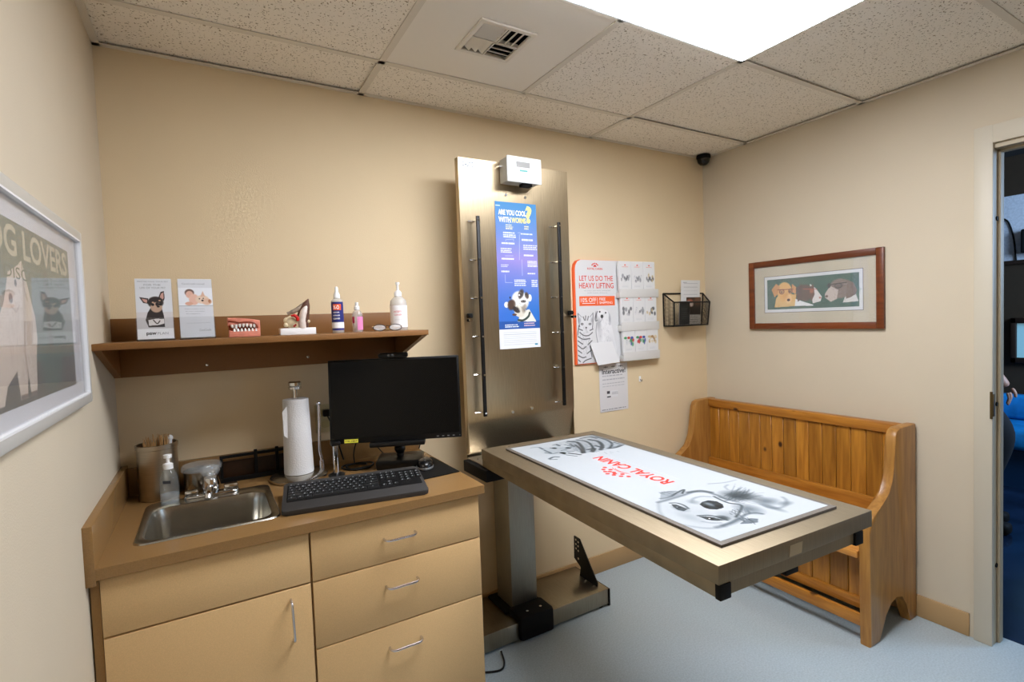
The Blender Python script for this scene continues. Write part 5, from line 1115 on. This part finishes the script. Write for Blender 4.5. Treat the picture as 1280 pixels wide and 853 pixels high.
bm = NB(); bx(bm, (2.632, y0, .118), (2.668, y1, .165), .004); bx(bm, (2.638, y0, .335), (2.668, y1, .362), .003); obj('front_rail', bm, PINEY, t)
bm = NB(); bx(bm, (2.585, y0, .068), (2.607, y1, .118), .004); obj('foot_stretcher', bm, PINEY, t)

# ================================================================== BEYOND THE DOORWAY
t = thing('blue_bench', 'bright blue vinyl bench against the brown wall in the room beyond the doorway', 'bench', (5.7, -.6, 0))
BL = mat('blue_vinyl', '1e86c8', .3, noise=(9, .35), bump=(14, .5))
bm = NB(); bx(bm, (5.42, -2.6, .30), (5.98, .8, .46), .04, seg=3); obj('seat_cushion', bm, BL, t)
bm = NB(); bx(bm, (5.86, -2.6, .46), (5.98, .8, .66), .03, seg=3); obj('back_cushion', bm, BL, t)
bm = NB(); bx(bm, (5.5, -2.5, 0), (5.95, .7, .30)); obj('plinth', bm, mat('blue_plinth', '12395c', .4), t)
t = thing('wall_window', 'dark wood framed pane glowing pale cyan on the brown wall beyond the doorway', 'window', (5.98, -.95, .92))
bm = NB(); ya, yb_ = -.62, -1.30
for a, b in (((5.96, ya, .91), (6.0, ya-.035, 1.28)), ((5.96, yb_, .91), (6.0, yb_+.035, 1.28)), ((5.96, ya, .91), (6.0, yb_, .955)), ((5.96, ya, 1.235), (6.0, yb_, 1.28))): bx(bm, a, b, .004)
obj('window_frame', bm, mat('dark_wood', '2a1a10', .5), t)
obj('lit_pane', bx(NB(), (5.985, ya-.035, .955), (5.99, yb_+.035, 1.235)), mat('pane_cyan', '8fc0cc', .3, emit=.35), t)
o = obj('hanging_cord', tube(NB(), curve([(5.995, -.57, 2.10), (5.995, -.60, 2.06), (5.995, -.63, 1.93), (5.995, -.645, 1.74)], 6), .006), BLACKM); tag(o, 'thin dark cord hanging down the pale wall band beyond the doorway', 'cord')
t = thing('wall_speaker', 'small black box mounted on the pale wall band beyond the doorway', 'speaker', (5.97, -.74, 1.79))
bm = NB(); bx(bm, (5.92, -.84, 1.80), (5.999, -.69, 1.99), .01); obj('cabinet', bm, BLACK, t); bm = NB(); bx(bm, (5.915, -.83, 1.81), (5.922, -.70, 1.98), .003); obj('grille', bm, mat('grille_grey', '1c1c1c', .8), t)

# the person half hidden by the door frame
def skin(name, verts, edges, radii, m, parent, root=0, sub=2):
    me = bpy.data.meshes.new(name); me.from_pydata(verts, edges, []); o = bpy.data.objects.new(name, me); C.objects.link(o)
    s = o.modifiers.new('skin', 'SKIN'); s.use_smooth_shade = True; o.modifiers.new('sub', 'SUBSURF').levels = sub
    for i, r in enumerate(radii):
        v = me.skin_vertices[0].data[i]; v.radius = (r, r) if not isinstance(r, tuple) else r; v.use_root = (i == root)
    bpy.context.view_layer.update()
    me2 = bpy.data.meshes.new_from_object(o.evaluated_get(bpy.context.evaluated_depsgraph_get())); me2.name = name
    bpy.data.objects.remove(o); me2.materials.clear(); me2.materials.append(m)
    for p in me2.polygons: p.use_smooth = True
    o = bpy.data.objects.new(name, me2); C.objects.link(o)
    if parent:
        o.parent = parent
    return o
SKIN = mat('skin', 'b98a74', .5)
per = thing('person', 'person in black trousers mostly hidden by the door frame, elbow showing', 'person', (4.5, -.80, 0))
# local frame: the person faces -y
V = [(0, 0, .93), (0, .01, 1.10), (0, .015, 1.28), (0, .01, 1.42), (0, 0, 1.50), (0, -.01, 1.57), (0, -.02, 1.66), (0, -.015, 1.74),
     (-.18, .01, 1.42), (-.22, -.06, 1.30), (-.21, -.20, 1.235), (-.17, -.10, 1.10), (-.15, -.03, 1.02), (-.145, -.02, .95),
     (.18, .01, 1.42), (.23, .02, 1.16), (.22, -.10, .94), (.21, -.15, .86),
     (-.10, 0, .86), (-.11, -.22, .62), (-.10, -.12, .30), (-.10, -.08, .06), (-.10, -.20, .03),
     (.10, 0, .86), (.11, -.03, .48), (.11, .03, .07), (.11, -.13, .03)]
E_ = [(0, 1), (1, 2), (2, 3), (3, 4), (4, 5), (5, 6), (6, 7), (3, 8), (8, 9), (9, 10), (10, 11), (11, 12), (12, 13), (3, 14), (14, 15), (15, 16), (16, 17), (0, 18), (18, 19), (19, 20), (20, 21), (21, 22), (0, 23), (23, 24), (24, 25), (25, 26)]
Rr = [(.14, .11), (.13, .10), (.15, .11), (.12, .09), .055, .06, .088, .07, .062, .052, .044, .035, .026, .03, .062, .045, .03, .032, .10, .075, .052, .04, .04, .10, .07, .042, .04]
skin('body', V, E_, Rr, SKIN, per)
for sx, hc in ((-1, (-.145, -.02, .95)), (1, (.21, -.15, .86))):
    for k in range(4):
        a = Vector(hc)+Vector((-.02+.0135*k, -.01, -.03)); L = (.075, .085, .08, .062)[k]
        skin('finger', [tuple(a), tuple(a+Vector((0, -.008, -L*.5))), tuple(a+Vector((0, .004, -L)))], [(0, 1), (1, 2)], [.009, .0085, .007], SKIN, per, sub=1)
    a = Vector(hc)+Vector((0, -.025, 0)); skin('thumb', [tuple(a), tuple(a+Vector((-sx*.01, -.02, -.03))), tuple(a+Vector((-sx*.008, -.02, -.06)))], [(0, 1), (1, 2)], [.011, .010, .008], SKIN, per, sub=1)
DK = mat('dark_cloth', '0c0c10', .9)
skin('trousers', [(0, 0, .96), (-.10, 0, .86), (-.11, -.22, .62), (-.10, -.12, .30), (-.10, -.09, .12), (.10, 0, .86), (.11, -.03, .48), (.11, .02, .12)], [(0, 1), (1, 2), (2, 3), (3, 4), (0, 5), (5, 6), (6, 7)], [(.15, .125), .12, .095, .075, .065, .12, .088, .068], DK, per)
skin('shirt', [(0, 0, .94), (0, .01, 1.10), (0, .015, 1.28), (0, .01, 1.43), (0, 0, 1.49), (-.18, .01, 1.425), (-.22, -.05, 1.31), (.18, .01, 1.425), (.225, .015, 1.28)], [(0, 1), (1, 2), (2, 3), (3, 4), (3, 5), (5, 6), (3, 7), (7, 8)], [(.155, .125), (.145, .115), (.165, .125), (.13, .10), .06, .075, .066, .075, .062], mat('brown_shirt', '2b1c14', .9), per)
bm = NB(); sph(bm, (0, .0, 1.70), .098, (.92, 1.05, 1.1)); obj('hair', bm, mat('hair_brown', '2a1a10', .8), per, world=False)
bm = NB(); sph(bm, (0, -.105, 1.655), .012, (1, 1.4, 1.6)); 
for s in (-1, 1): sph(bm, (s*.03, -.098, 1.68), .009); sph(bm, (s*.082, -.01, 1.665), .014, (.5, 1, 1.5))
bx(bm, (-.02, -.104, 1.618), (.02, -.092, 1.624)); obj('face_features', bm, SKIN, per, world=False)
bm = NB()
for x, y in ((-.10, -.13), (.11, -.06)): bx(bm, (x-.045, y-.13, 0), (x+.045, y+.12, .07), .025, seg=3)
obj('shoe_pair', bm, BLACKM, per, world=False)
bpy.context.view_layer.update()
